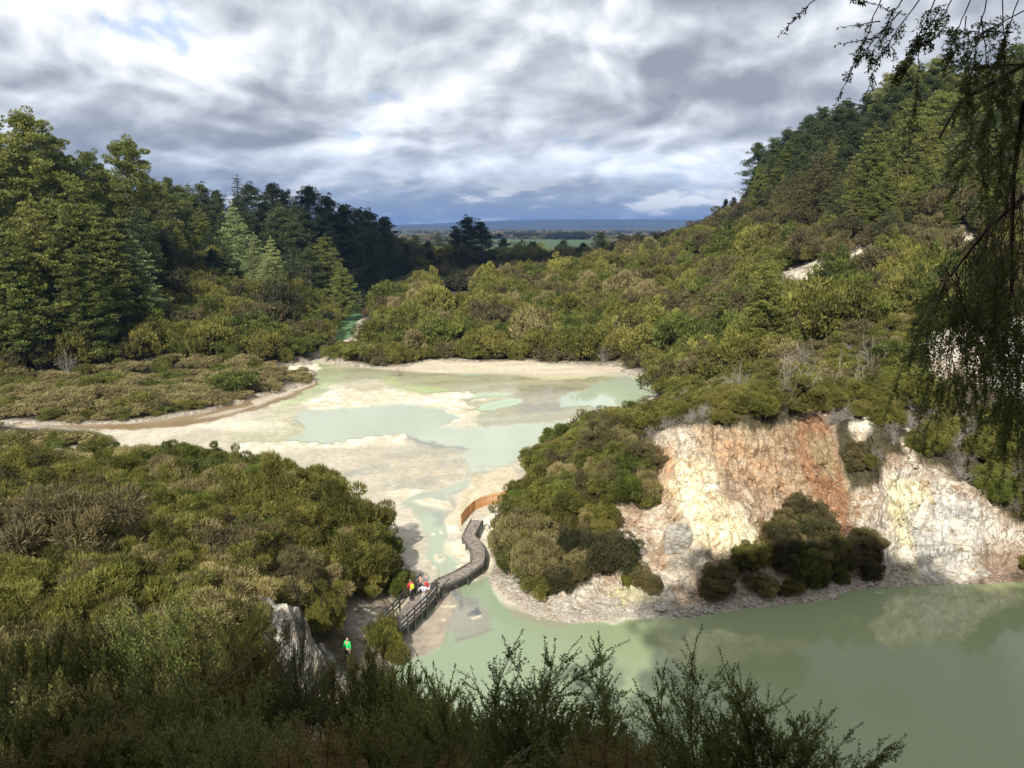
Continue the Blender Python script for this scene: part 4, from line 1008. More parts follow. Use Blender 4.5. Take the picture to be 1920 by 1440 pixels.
ZL = dict(hillock='on the near left hillock', leftslope='on the slope under the left forest', strip='in the low strip along the brown stream', valley='in the shaded valley behind the pools', bluff='on the bluff around the coloured cliff', hill='on the flank of the right hill', isle='on the rise behind the pale pools')
def where(i):
    x, y, zn = px[i], py[i], zone[i]
    if zn == 'hillock':
        col_ = 'at the left end' if x < 180 else 'left of centre' if x < 340 else 'at the centre' if x < 480 else 'right of centre' if x < 620 else 'on the channel side'
        row = 'on top' if y < 900 else 'high up' if y < 960 else 'halfway down' if y < 1030 else 'low down'
        return f'{row} {col_} of the near hillock'
    if zn == 'bluff':
        if cbk[i]: return 'on the cliff face ' + ('above the water left of the stone knob' if x < 1130 else 'beside the grey stone knob' if x < 1330 else 'in its shaded middle' if x < 1520 else 'left of the white rock')
        col_ = 'beside the walkway' if x < 1010 else 'left of the orange scar' if x < 1200 else 'over the orange cliff' if x < 1480 else 'over the brown slip' if x < 1640 else 'over the white rock'
        row = 'on the back edge' if y < 720 else 'just above the rim' if y < 800 else 'level with the rim' if y < 900 else 'low down'
        return f'{row} {col_}'
    if zn == 'strip': return ('between stream and hillock' if y > 800 else 'on the bank above the stream') + (' at the left end' if x < 150 else ' in the middle' if x < 380 else ' near the pools')
    if zn == 'leftslope': return ('just above the stream scrub' if y > 660 else 'halfway up the left slope' if y > 590 else 'just below the left pines') + (' at the left edge' if x < 130 else ' left of centre' if x < 300 else ' in the middle' if x < 460 else ' near the green channel')
    if zn == 'isle': return ('on the shore behind the pale pools' if y > 640 else 'halfway up the rise behind the pools' if y > 570 else 'on top of the rise behind the pools') + (' near the green channel' if x < 800 else ' in its middle' if x < 1020 else ' at its right end')
    if zn == 'hill': return ('at the foot of the right hill' if y > 640 else 'beneath the white scar' if y > 540 else 'level with the white scar' if y > 470 else 'high under the pines of the right hill') + (' towards the plain' if x < 1340 else ' left of the scar' if x < 1450 else ' around the scar' if x < 1600 else ' towards the hanging branches')
    return 'in the dark valley behind the pools'
WORD = dict(olive='olive', green='green', tan='straw-coloured', brown='brownish', yellow='yellow-green', dark='dark', dead='leafless grey')
size = rs / q
order = np.argsort(-size)
small = zone == 'strip'
classes = {'shrub': np.isin(zone, ['hillock', 'strip', 'bluff']), 'scrub_tree': np.isin(zone, ['leftslope', 'hill', 'isle', 'valley'])}
classes = {k: v & (kind != 'dead') for k, v in classes.items()}; classes['dead_shrub'] = kind == 'dead'
RZ = R0.uniform(0, 6.28, n); TN = np.clip(1 + .14 * R0.normal(size=n), .65, 1.35)
rest = []
def key_for(i):
    if kind[i] == 'dead': return 'dead'
    return ('near_' if q[i] < 105 else 'far_') + kind[i]
for cname, msk in classes.items():
    idx = [i for i in order if msk[i]]
    lim = {'shrub': 292, 'scrub_tree': 290, 'dead_shrub': 90}[cname]
    for c, i in enumerate(idx):
        if c >= lim: rest.append((cname, i)); continue
        zz = z[i] - .15
        hh = hs[i] / .95; s = rs[i]
        sz = WORD[kind[i]]
        big = 'big ' if rr[i] > .8 else 'small ' if rr[i] < .14 else ''
        if cname == 'dead_shrub': lab = f'{big}bare grey shrub {where(i)}'
        else: lab = f'{big}{sz} {"bush" if cname == "shrub" else "scrub tree"} {where(i)}'
        plant(cname, key_for(i), int(RZ[i] * 100), (P[i,0], P[i,1], zz), s, RZ[i], lab, {'shrub': 'shrub', 'scrub_tree': 'tree', 'dead_shrub': 'dead shrub'}[cname],
              {'shrub': 'shrubs ', 'scrub_tree': 'scrub trees ', 'dead_shrub': 'bare shrubs '}[cname] + ZL[zone[i]], hh if cname != 'dead_shrub' else min(hh, 2.2), True, TN[i], 'foliage' if cname == 'shrub' else 'crown', 'stems' if cname == 'shrub' else 'trunk')

# what is left of the scrub reads as one mass: one object per stretch, points carrying shared plants
def mass(name, label, items, src):
    """items: (x,y,z,rz,sx,sz,variant) ; src: list of meshes"""
    coll = bpy.data.collections.new(name + '_sources')
    for k, me in enumerate(src):
        o = bpy.data.objects.new(f'plant_source_{k:02d}', me); coll.objects.link(o)
    it = np.array(items, float)
    me = bpy.data.meshes.new(name); me.vertices.add(len(it)); me.vertices.foreach_set('co', it[:, :3].astype(np.float32).ravel())
    for nm_, c in (('rz', 3), ('sx', 4), ('sz', 5)): setf(me, nm_, it[:, c])
    a = me.attributes.new('vi', 'INT', 'POINT'); a.data.foreach_set('value', it[:, 6].astype(np.int32))
    o = mobj(name, me); tag(o, label, 'scrub', None, 'stuff')
    ng = bpy.data.node_groups.new(name, 'GeometryNodeTree')
    ng.interface.new_socket('Geometry', in_out='INPUT', socket_type='NodeSocketGeometry'); ng.interface.new_socket('Geometry', in_out='OUTPUT', socket_type='NodeSocketGeometry')
    gi = ng.nodes.new('NodeGroupInput'); go = ng.nodes.new('NodeGroupOutput')
    ci = ng.nodes.new('GeometryNodeCollectionInfo'); ci.inputs['Collection'].default_value = coll; ci.inputs['Separate Children'].default_value = True; ci.inputs['Reset Children'].default_value = True
    ip = ng.nodes.new('GeometryNodeInstanceOnPoints'); ip.inputs['Pick Instance'].default_value = True
    def att(nm_, ty): 
        k = ng.nodes.new('GeometryNodeInputNamedAttribute'); k.data_type = ty; k.inputs['Name'].default_value = nm_; return k.outputs['Attribute']
    cr = ng.nodes.new('ShaderNodeCombineXYZ'); ng.links.new(att('rz', 'FLOAT'), cr.inputs[2])
    cs = ng.nodes.new('ShaderNodeCombineXYZ'); sx = att('sx', 'FLOAT'); ng.links.new(sx, cs.inputs[0]); ng.links.new(sx, cs.inputs[1]); ng.links.new(att('sz', 'FLOAT'), cs.inputs[2])
    L = ng.links.new
    L(gi.outputs[0], ip.inputs['Points']); L(ci.outputs[0], ip.inputs['Instance']); L(att('vi', 'INT'), ip.inputs['Instance Index']); L(cr.outputs[0], ip.inputs['Rotation']); L(cs.outputs[0], ip.inputs['Scale']); L(ip.outputs[0], go.inputs[0])
    md = o.modifiers.new('plants', 'NODES'); md.node_group = ng
    return o
MASSL = dict(hillock='dense low scrub filling the near left hillock between its larger bushes', leftslope='dense olive scrub filling the slope under the left forest', strip='low tan scrub filling the flat along the brown stream', valley='dark wooded scrub filling the shaded valley behind the pools',
             bluff='low scrub and grey twigs filling the bluff above the coloured cliff', hill='dense olive scrub filling the flank of the right hill', isle='dense olive scrub filling the rise behind the pale pools')
for zn in MASSL:
    keys = sorted({key_for(i) for _, i in rest if zone[i] == zn}); src = []; base = {}
    for k in keys: base[k] = len(src); src += [m_[0] for m_ in PRO[k]]
    items = [(P[i,0], P[i,1], z[i] - .15, RZ[i], rs[i], (hs[i] / .95 if kind[i] != 'dead' else min(hs[i], 2.)), base[key_for(i)] + int(RZ[i] * 100) % len(PRO[key_for(i)])) for _, i in rest if zone[i] == zn]
    if items: mass({'hillock': 'hillock_scrub', 'leftslope': 'slope_scrub', 'strip': 'streamside_scrub', 'valley': 'valley_scrub', 'bluff': 'bluff_scrub', 'hill': 'hillside_scrub', 'isle': 'pool_rise_scrub'}[zn], MASSL[zn], items, src)

# pale leafless branches standing out of the scrub
for k_, (a, b, Y0_, h_, lb) in enumerate([(265,1040,50,2.4,'pale crooked bare branch rising left of centre on the near hillock'),(180,885,50,2.0,'pale twisted branches high on the near hillock, below the stream'),(438,1000,50,2.2,'pale forked bare branch at the centre of the near hillock'),(385,1055,48,2.0,'thin upright bare branch low on the near hillock'),
     (335,945,50,1.8,'greyish bare branch tangle high on the near hillock'),(60,1010,50,2.0,'bare grey branches at the left end of the near hillock'),(660,1010,50,1.8,'grey bare twigs on the right of the near hillock'),(480,1045,48,2.0,'bleached branch end beside the top of the stone bluff'),
     (1385,735,70,4.2,'tall bare grey tree on the cliff top, with whitish limbs'),(1475,740,70,4.4,'bare grey tree standing centrally above the orange cliff'),(1500,690,90,4.0,'bleached bare tree behind the central bare tree of the cliff top'),(1600,735,70,4.0,'bare whitish tree above the brown slip'),(1640,690,90,4.0,'bare whitish tree right of the slip, near the hanging twigs'),
     (1280,760,70,2.6,'grey bare shrub at the left end of the cliff rim'),(1165,790,70,2.2,'bare twiggy shrub on the back edge of the bluff'),(1108,770,70,1.8,'small bare shrub at the pool end of the bluff'),(960,660,120,3.4,'grey bare shrub on the far shore of the pools'),(860,655,120,3.2,'low grey bare shrub behind the pale far shore'),(1130,670,120,3.2,'purplish bare shrub at the right end of the far shore'),
     (745,700,110,2.6,'bare bush in the low strip beside the stream'),(125,690,110,4.0,'pale bare tree at the foot of the left slope'),(1205,905,60,1.6,'dark dead branch lying on the orange scar')]):
    t = np.linspace(Y0_ - 15, 260, 2000); w_ = W(a, b, t); g_ = zat(w_[0], w_[1]) + 1.3; kk = int(np.argmax(g_ > w_[2])); 
    x_, y_ = float(w_[0][kk]), float(t[kk])
    plant('bare_tree' if h_ > 3 else 'bare_branch', 'bleached' if k_ % 2 else 'dead', k_, (x_, y_, float(zat(x_, y_)) + .2), h_ * (1.25 if h_ < 3 else 1.0), k_ * 1.9, lb, 'bare tree' if h_ > 3 else 'bare branch', 'bare branches among the scrub', h_ * 1.5)
# ------------------------------------------------------------------ walkway, railing, picket fence
M_DECK = flat_mat('weathered_deck', (.30,.25,.20), .85, .3, 2.2, (.15,.13,.11))
M_RAIL = flat_mat('dark_green_timber', (.075,.080,.070), .75, .3, 8, (.045,.05,.045))
M_POSTW = flat_mat('pale_timber', (.42,.36,.24), .8, .2, 8)
M_FEN = flat_mat('new_orange_timber', (.66,.36,.14), .7, .2, 7, (.46,.21,.07))
def P3(px, py, z): return np.array([*G(px, py, z), z], float)
DZ = .9
cross = [((965+0)/4+640, 881+94, 907, 976)]
CR = [((881,974),(907,976)), ((872,990),(899,991)), ((865,1005),(892,1005)), ((871,1016),(903,1016)), ((880,1030),(911,1032)), ((881,1043),(912,1045)), ((880,1055),(908,1059)), ((850,1072),(880,1079)), ((812,1089),(828,1104)), ((790,1101),(820,1117)), ((772,1119),(800,1140)), ((752,1142),(777,1163)), ((726,1168),(750,1189))]
walk = empty('boardwalk', tuple(P3(880, 1060, 0)))
tag(walk, 'weathered grey timber boardwalk bending over the pale flat to a railed platform', 'boardwalk')
w0 = np.array(walk.location)
Lp = np.array([P3(*a, DZ) for a, b in CR]) - w0; Rp = np.array([P3(*b, DZ) for a, b in CR]) - w0; Lp, Rp = Lp * .94 + Rp * .06, Rp * .94 + Lp * .06
mb = MB(); rb = random.Random(4)
for k in range(len(CR) - 1):
    ln = (np.linalg.norm(Lp[k+1]-Lp[k]) + np.linalg.norm(Rp[k+1]-Rp[k])) / 2; nb = max(2, int(ln / .15))
    for i in range(nb):
        a, b = (i + .10) / nb, (i + .88) / nb
        q = [Lp[k]+(Lp[k+1]-Lp[k])*a, Rp[k]+(Rp[k+1]-Rp[k])*a, Rp[k]+(Rp[k+1]-Rp[k])*b, Lp[k]+(Lp[k+1]-Lp[k])*b]
        dz = rb.uniform(-.012, .012); V = [p + [0,0,dz] for p in q] + [p + [0,0,dz-.045] for p in q]
        mb.add(V, [(0,1,2,3)[::-1],(4,5,6,7),(0,4,5,1),(1,5,6,2),(2,6,7,3),(3,7,4,0)])
mb.build('deck_boards', M_DECK, walk)
for S_, sg in ((Lp, -1), (Rp, 1)):
    mb = MB()
    for k in range(len(CR) - 1):
        o_ = (Rp[k] - Lp[k]); o_ = o_ / np.linalg.norm(o_) * .035 * sg
        mb.beam(S_[k] + o_ + [0,0,-.13], S_[k+1] + o_ + [0,0,-.13], .05, .22)
    mb.build('side_beam', M_RAIL, walk)
    mb = MB()
    for k in range(8):
        o_ = (Lp[k] - Rp[k]); o_ = o_ / np.linalg.norm(o_) * .06 * sg
        mb.beam(S_[k] + o_ + [0,0,.10], S_[k+1] + o_ + [0,0,.10], .07, .07)
    mb.build('kerb_rail', M_DECK, walk)
for k in range(len(CR)):
    for S_ in (Lp, Rp):
        mb = MB(); c = S_[k] * .94 + (Lp[k] + Rp[k]) * .03; g = float(zat(c[0]+w0[0], c[1]+w0[1])) - .5
        mb.box((c[0], c[1], (g + DZ - .06) / 2), (.12, .12, DZ - .06 - g)); mb.build('support_post', M_RAIL, walk)
def railing(pts_px, label, tall=()):
    pts_ = [P3(a, b, DZ) for a, b in pts_px]
    e = empty('railing', tuple(pts_[0])); tag(e, label, 'railing', 'walkway railings'); o0 = np.array(e.location)
    for i, p in enumerate(pts_):
        mb = MB(); h = 1.12; lo = .35
        if i in tall: h = 1.75; lo = .8
        c = p - o0; mb.box((c[0], c[1], (h - lo) / 2), (.11, .11, h + lo)); mb.build('rail_post', M_POSTW if i in tall else M_RAIL, e)
    for zz in (.35, .7, 1.1):
        mb = MB()
        for i in range(len(pts_) - 1): mb.beam(pts_[i] - o0 + [0,0,zz], pts_[i+1] - o0 + [0,0,zz], .05, .12)
        mb.build('handrail' if zz > 1 else 'rail', M_RAIL, e)
    return e
railing([(823,1106),(819,1119),(801,1141),(790,1152),(778,1164),(765,1177),(751,1190)], 'dark timber railing on the lake side of the platform, with one tall pale post', (0,))
railing([(769,1121),(750,1143),(738,1156),(724,1170)], 'dark timber railing on the bank side of the platform beside the red jacket')
railing([(789,1100),(779,1110),(770,1119)], 'short dark railing under the bushes behind the visitors')
fe_px = [(864,984),(872,973),(881,964),(891,955),(902,950),(913,946),(925,943),(937,941),(948,937),(958,930),(966,923)]
fe = [P3(a, b, .15) for a, b in fe_px]
e = empty('picket_fence', tuple(fe[0])); tag(e, 'low curved fence of new orange timber pickets beyond the boardwalk', 'fence'); o0 = np.array(e.location)
mb = MB(); rb = random.Random(9)
for i in range(len(fe) - 1):
    a, b = fe[i] - o0, fe[i+1] - o0; ln = np.linalg.norm(b - a); nn = max(2, int(ln / .115)); rz = math.atan2(b[1]-a[1], b[0]-a[0])
    for k in range(nn):
        c = a + (b - a) * (k + .5) / nn; h = 1.12 + rb.uniform(-.03, .03); mb.box((c[0], c[1], h/2 - .15), (.080, .022, h + .2), rz)
mb.build('pickets', M_FEN, e)
for zz in (.3, .8):
    mb = MB()
    for i in range(len(fe) - 1): mb.beam(fe[i] - o0 + [0,.04,zz], fe[i+1] - o0 + [0,.04,zz], .04, .08)
    mb.build('fence_rail', M_FEN, e)
for i in range(0, len(fe), 2):
    mb = MB(); c = fe[i] - o0; mb.box((c[0]+.02, c[1]+.1, .4), (.09,.09,1.5)); mb.build('fence_post', M_FEN, e)

# ------------------------------------------------------------------ visitors
def cmat(name, col, r=.8): return flat_mat(name, col, r, .12, 12)
SKIN = cmat('skin', (.50,.30,.21), .6); HAIR = cmat('dark_hair', (.03,.022,.018), .5)
def skinned(name, verts, edges, radii, mat, parent, root=0, sub=2):
    me = bpy.data.meshes.new(name); me.from_pydata([tuple(map(float, v)) for v in verts], edges, []); me.materials.append(mat)
    o = mobj(name, me, parent); md = o.modifiers.new('skin', 'SKIN'); md.use_smooth_shade = True
    if not me.skin_vertices: 
        bpy.context.view_layer.objects.active = o
    sv = me.skin_vertices[0].data if me.skin_vertices else me.attributes and None
    if sv is not None:
        for i, r in enumerate(radii):
            sv[i].radius = (r, r) if np.isscalar(r) else r; sv[i].use_root = i == root
    s_ = o.modifiers.new('sub', 'SUBSURF'); s_.levels = sub; s_.render_levels = sub
    return o
def person(label, loc, face, height, top, legs, shoes=(.05,.05,.05), bend=0., arms=((.25,-.9,.1),(-.25,-.9,.1)), fore=None, stride=.12, pack=None, hair=True, vest=None, cap=None):
    """face: heading in radians (0 looks along +y); bend: forward lean of the trunk"""
    k = height / 1.72
    e = empty('person', tuple(loc), face); tag(e, label, 'person', 'visitors on the walkway'); e.scale = (k, k, k)
    cb, sb = math.cos(bend), math.sin(bend)
    def T(x, u, f=0.): return np.array([x, .0 + u * sb + f * cb, .93 + u * cb - f * sb])    # trunk frame: u up the spine, f forward
    pel, wai, che, nek, hd0, hd1 = T(0,0), T(0,.17,.01), T(0,.40,.015), T(0,.565), T(0,.63,.015), T(0,.73,.02)
    V = [pel, wai, che, nek, hd0, hd1, T(0,.80,.01)]; E = [(0,1),(1,2),(2,3),(3,4),(4,5),(5,6)]; Rr = [(.135,.10),(.115,.085),(.145,.10),(.055,.055),(.065,.07),(.078,.095),(.05,.06)]
    V.append(T(0,.70,.115)); E.append((5, 7)); Rr.append((.016,.02))                      # nose
    for s in (1, -1): V.append(T(.082*s,.69,.01)); E.append((5, len(V)-1)); Rr.append((.012,.02))   # ears
    armp = []
    for s, a, fo in ((1, arms[0], None if fore is None else fore[0]), (-1, arms[1], None if fore is None else fore[1])):
        sh = T(.185*s,.50,0); d1 = unit(np.array([a[0], a[2], a[1]])); el = sh + d1*.28
        d2 = unit(np.array([fo[0], fo[2], fo[1]])) if fo is not None else unit(d1 + np.array([0,.35,0])); wr = el + d2*.25
        n = len(V); V += [sh, el, wr, wr + d2*.08]; E += [(2,n),(n,n+1),(n+1,n+2),(n+2,n+3)]; Rr += [(.058,.058),(.042,.042),(.028,.028),(.036,.018)]
        sd_ = unit(np.cross(d2, [0,1,.2]))
        for j, (off, l) in enumerate(((-.032,.05),(-.012,.07),(.010,.075),(.030,.065))):
            V.append(wr + d2*(.10+l) + sd_*off*1.2 + np.array([0,.012*j,0])); E.append((n+3, len(V)-1)); Rr.append((.010,.010))
        V.append(wr + d2*.07 + sd_*.065*s + np.array([0,.02,0])); E.append((n+2, len(V)-1)); Rr.append((.011,.011))
        armp.append((sh, el, wr, d2))
    legp = []
    for s in (1, -1):
        hp = pel + np.array([.095*s, 0, -.05]); kn = np.array([.11*s, .03 + stride*s*.5, .50]); an = np.array([.11*s, stride*s - .02, .09]); to = an + np.array([.02*s, .15, -.05])
        n = len(V); V += [hp, kn, an, to]; E += [(0,n),(n,n+1),(n+1,n+2),(n+2,n+3)]; Rr += [(.088,.09),(.058,.06),(.042,.042),(.038,.03)]; legp.append((hp, kn, an, to))
    skinned('body', V, E, Rr, SKIN, e)
    # clothes
    v = [pel + [0,0,-.02], wai, che, T(0,.53)]; ed = [(0,1),(1,2),(2,3)]; rr = [(.155,.12),(.14,.11),(.17,.125),(.08,.075)]
    for sh, el, wr, d2 in armp:
        n = len(v); v += [sh, el, wr]; ed += [(2,n),(n,n+1),(n+1,n+2)]; rr += [.078,.06,.045]
    tp = cmat('top_cloth', top); skinned('top', v, ed, rr, tp, e)
    if vest: skinned('vest', [pel, wai, che, T(0,.50)], [(0,1),(1,2),(2,3)], [(.168,.135),(.155,.125),(.178,.14),(.12,.10)], cmat('vest_cloth', vest), e)
    v = [pel + [0,0,.04], pel + [0,0,-.05]]; ed = [(0,1)]; rr = [(.15,.115),(.15,.12)]
    for hp, kn, an, to in legp:
        n = len(v); v += [hp + [0,0,-.06], kn, an + [0,0,.01]]; ed += [(1,n),(n,n+1),(n+1,n+2)]; rr += [.105,.082,.062]
    skinned('trousers', v, ed, rr, cmat('trouser_cloth', legs), e)
    for hp, kn, an, to in legp:
        skinned('shoe', [an + [0,-.04,-.035], to + [0,.03,.0]], [(0,1)], [(.055,.05),(.05,.035)], cmat('shoe', shoes), e)
    if hair: skinned('hair', [hd1 + [0,-.02,.0], T(0,.80,-.01), T(0,.70,-.06), T(0,.62,-.06)], [(0,1),(1,2),(2,3)], [(.075,.075),(.085,.10),(.08,.06),(.05,.035)], HAIR, e, 1)
    if cap: skinned('cap', [T(0,.80,0), T(0,.845,0), T(0,.80,.13)], [(0,1),(0,2)], [(.10,.12),(.07,.08),(.07,.015)], cmat('cap_cloth', cap), e)
    if pack:
        b = skinned('backpack', [T(0,.08,-.20), T(0,.28,-.23), T(0,.46,-.20)], [(0,1),(1,2)], [(.17,.12),(.19,.13),(.14,.09)], cmat('pack_cloth', pack, .6), e, 1)
        mb = MB()
        for s in (1,-1): mb.tube([T(.11*s,.14,-.10), T(.12*s,.40,.13), T(.11*s,.53,.04), T(.10*s,.48,-.12)], .018, 4)
        mb.build('strap', cmat('strap_cloth', (.04,.04,.04)), b)
    return e
def at(px, py, z=DZ): return P3(px, py, z)
person('woman-height visitor in grey top and bright red trousers facing the camera', at(800,1109), math.radians(175), 1.62, (.30,.31,.34), (.62,.03,.045), fore=((-.5,.2,.7),(.5,.15,.7)), arms=((.3,-.9,.1),(-.3,-.9,.1)))
person('child in a tan top half hidden behind the visitor in red trousers', at(789,1104), math.radians(160), 1.15, (.62,.38,.24), (.10,.09,.10))
person('visitor in a red jacket carrying a yellow-green backpack, turned away at the bushes', at(772,1125), math.radians(40), 1.68, (.66,.035,.04), (.03,.03,.035), pack=(.62,.72,.05), bend=.22, cap=(.02,.02,.025))
person('visitor with white sleeves, grey vest and light grey trousers leaning on the rail', at(795,1133), math.radians(-15), 1.68, (.78,.77,.78), (.42,.41,.42), vest=(.30,.28,.31), bend=.12, arms=((.55,-.6,.25),(-.75,-.7,.2)), fore=((.1,.8,.6),(-.45,-.8,.3)))
_p = W(653, 1240, np.linspace(38, 58, 400)); _k = int(np.argmax(zat(_p[0], _p[1]) > _p[2])); gx, gy = float(_p[0][_k]), float(np.linspace(38, 58, 400)[_k]); print('green visitor', gx, gy, zat(gx, gy))
pp = person('visitor in a bright green jacket standing beside the pale stone bluff', (gx, gy, float(zat(gx, gy)) + .0), math.radians(150), 1.68, (.02,.62,.13), (.03,.03,.035), hair=True)

# ------------------------------------------------------------------ stones
M_ROCK = flat_mat('pale_stone', (.47,.42,.35), .9, .2, 3, (.28,.24,.19), .3, .05)
def strata_mat(name, c1, c2):
    m = flat_mat(name, c1, .9, .2, 1.6, c2, .3, .10); nt = m.node_tree
    no = [q for q in nt.nodes if q.type == 'TEX_NOISE'][0]; tc = [q for q in nt.nodes if q.type == 'TEX_COORD'][0]
    mp = N(nt, 'Mapping'); mp.inputs['Scale'].default_value = (1, 1, 4.5); nt.links.new(tc.outputs['Object'], mp.inputs[0]); nt.links.new(mp.outputs[0], no.inputs['Vector']); no.inputs['Detail'].default_value = 9; no.inputs['Roughness'].default_value = .7
    return m
M_GREY = strata_mat('grey_layered_stone', (.40,.37,.31), (.15,.135,.11))
def ico(sub, seed, amp=.35, squash=.6, strata=0.):
    import bmesh
    bm = bmesh.new(); bmesh.ops.create_icosphere(bm, subdivisions=sub, radius=1); V = np.array([v.co[:] for v in bm.verts]); Fc = np.array([[v.index for v in f.verts] for f in bm.faces]); bm.free()
    r = np.random.default_rng(seed)
    for _ in range(9 if sub < 4 else 14):                    # knock flats off the ball so that it is angular
        n_ = unit(r.normal(size=3)); dd = V @ n_; lim = r.uniform(.45, .78); V = V - np.maximum(dd - lim, 0)[:, None] * n_ * .92
    n = fbm(V[:,0]*1.3+seed, V[:,1]*1.3, V[:,2]*1.3, o=4, s=seed); n2_ = np.abs(fbm(V[:,0]*4+seed, V[:,1]*4, V[:,2]*4, o=3, s=seed+5))
    V = V * (1 + amp * n - (amp * .35 * n2_ if sub > 3 else 0))[:,None]
    if strata:
        q_ = V[:,2]*6.5 + .8*vnoise(V[:,0]*1.5, V[:,1]*1.5, s=seed); st = np.floor(q_); f_ = q_ - st
        V[:,:2] *= (1 + strata*(vnoise(st*3.7, st*0, s=seed+3)*1.1 - .5*sst(.75, 1., f_)) + strata * .8 * fbm(V[:,0]*6, V[:,1]*6, V[:,2]*8, o=3, s=seed+8))[:,None]
        V[:,:2] *= (1.05 - .28 * np.clip(V[:,2] + .3, 0, 1.3))[:,None]
    V[:,2] *= squash
    return V, Fc
RK = [npmesh('stone', *ico(2, s, .4, .62), [M_ROCK]) for s in range(6)]
rs_ = np.random.default_rng(33); stones = []
def shore_pt(i):
    t = rs_.uniform(0, 1); x = 915 + t * 790; yb = np.interp(x, [915,925,960,1010,1080,1180,1300,1400,1500,1620,1700], [1080,1098,1135,1158,1166,1161,1156,1140,1130,1104,1096])
    return x, yb
for i in range(2600):
    x, yb = shore_pt(i); py_ = yb - abs(rs_.normal()) * 13 + 2; a, b = G(x, py_); s = .05 + .11 * rs_.random() ** 3 + (.10 if rs_.random() < .04 else 0)
    stones.append((a, b, float(zat(a, b)) + s * .2, rs_.uniform(0, 6.28), s * 1.2, s, rs_.integers(0, 6)))
for i in range(1500):                                      # scattered down the slip
    px_, pz_ = rs_.uniform(1200, 1900), 0; Yv = rs_.uniform(60, 75); a = (px_ - 960) / F * (Yv * CP + 25 * SP); b = Yv
    if sdist(FLAT, np.array([a]), np.array([b]))[0] < .5: continue
    zz = float(zat(a, b)); q1, q2 = proj(np.array([a]), np.array([b]), np.array([zz]))
    if not inpoly(EXPOSED, q1, q2)[0]: continue
    s = .04 + .10 * rs_.random() ** 3; stones.append((a, b, zz + s * .3, rs_.uniform(0, 6.28), s * 1.2, s, rs_.integers(0, 6)))
mass('shore_rubble', 'pale broken stones along the cliff foot and down the slip', stones, RK)
bpy.data.objects['shore_rubble']['category'] = 'rubble'
for i, (x, y, s, lb) in enumerate([(1128,1122,.55,'flat pale slab tilted on the apron left of the cliff'), (1150,1132,.6,'broad grey slab lying on the yellow stained apron'), (1235,1123,.6,'pale blunt boulder at the right end of the apron'), (1046,1108,.45,'white wedge-shaped boulder under the cliff bushes left of the apron'),
        (925,1092,.5,'white block on the point of the apron beside the water'), (1648,1092,.45,'pale boulder in the stone heap left of the white rock'), (1425,1128,.35,'grey stone at the waterline below the shaded bushes'), (1180,1145,.4,'low rounded stone at the apron waterline'),
        (1100,1146,.35,'small pale stone on the smooth apron'), (1330,1146,.35,'pale stone by the water below the grey knob'), (1560,1120,.4,'grey boulder by the water below the dark bushes'), (1632,1098,.4,'smaller pale boulder in the stone heap left of the white rock')]):
    a, b = G(x, y); zz = float(zat(a, b)); 
    for _ in range(3): a, b = G(x, y, zz); zz = float(zat(a, b))
    o = bpy.data.objects.new('boulder', RK[i % 6]); link(o); o.location = (a, b, zz + s * .15); o.scale = (s * 1.3, s, s * .9); o.rotation_euler = (0, 0, i * 1.3); tag(o, lb, 'boulder', 'boulders on the lake shore')
def on_slope(px_, py_, Y0=55, Y1=100):
    t = np.linspace(Y0, Y1, 400); p = W(px_, py_, t); g = zat(p[0], p[1]); k = np.argmax(g > p[2]); return np.array([p[0][k], t[k], g[k]])
def crag(px_, py_, r, sq, label, mat, seed, name='rock_outcrop', strata=.10):
    p = on_slope(px_, py_); V, Fc = ico(5, seed, .30, sq, strata); o = mobj(name, npmesh(name, V, Fc, [mat]), None, tuple(p + [0, .3 * r, -.1 * r])); o.scale = (r, r * .9, r); tag(o, label, 'rock'); return o
crag(1268, 1030, 2.0, 1.3, 'grey layered stone knob standing out of the foot of the slip among bushes', M_GREY, 5)
crag(983, 903, 1.25, .55, 'small grey-white rock ledge above the orange fence', M_ROCK, 9)
# ------------------------------------------------------------------ blocky face of the white rock
M_WHT = strata_mat('white_stone', (.68,.63,.52), (.30,.26,.2))
for i, (x, y, r, sq, lb) in enumerate([(1735,985,1.5,1.5,'tall white buttress with a dark cleft at its left'), (1790,1010,1.7,1.2,'broad grey-white layered block right of the tall buttress'), (1760,1070,1.4,.8,'low grey-white block at the waterline under the white rock'), (1840,1075,1.3,.7,'brownish low rock at the waterline at the far right'), (1700,1050,1.0,1.4,'yellowish rock rib at the left foot of the white rock')]):
    crag(x, y, r, sq, lb, M_WHT if i != 3 else M_GREY, 21 + i, 'rock_outcrop', .07)

for i, (a, b, r_, h_, k, lb) in enumerate([(722,1196,1.3,2.5,'near_olive','olive bush hiding the near end of the walkway'), (722,1170,.9,1.9,'near_brown','brownish bush on the bank beside the near end of the walkway'), (742,1212,.9,1.5,'near_olive','small olive bush on the silt below the walkway end'), (752,1100,1.2,2.6,'near_green','green bush behind the short railing')]):
    x_, y_ = G(a, b, 1.0); plant('shrub', k, i, (x_, y_, float(zat(x_, y_)) - .1), r_, i * 2.1, lb, 'shrub', 'bushes at the walkway', h_, True, 1., 'foliage', 'stems')
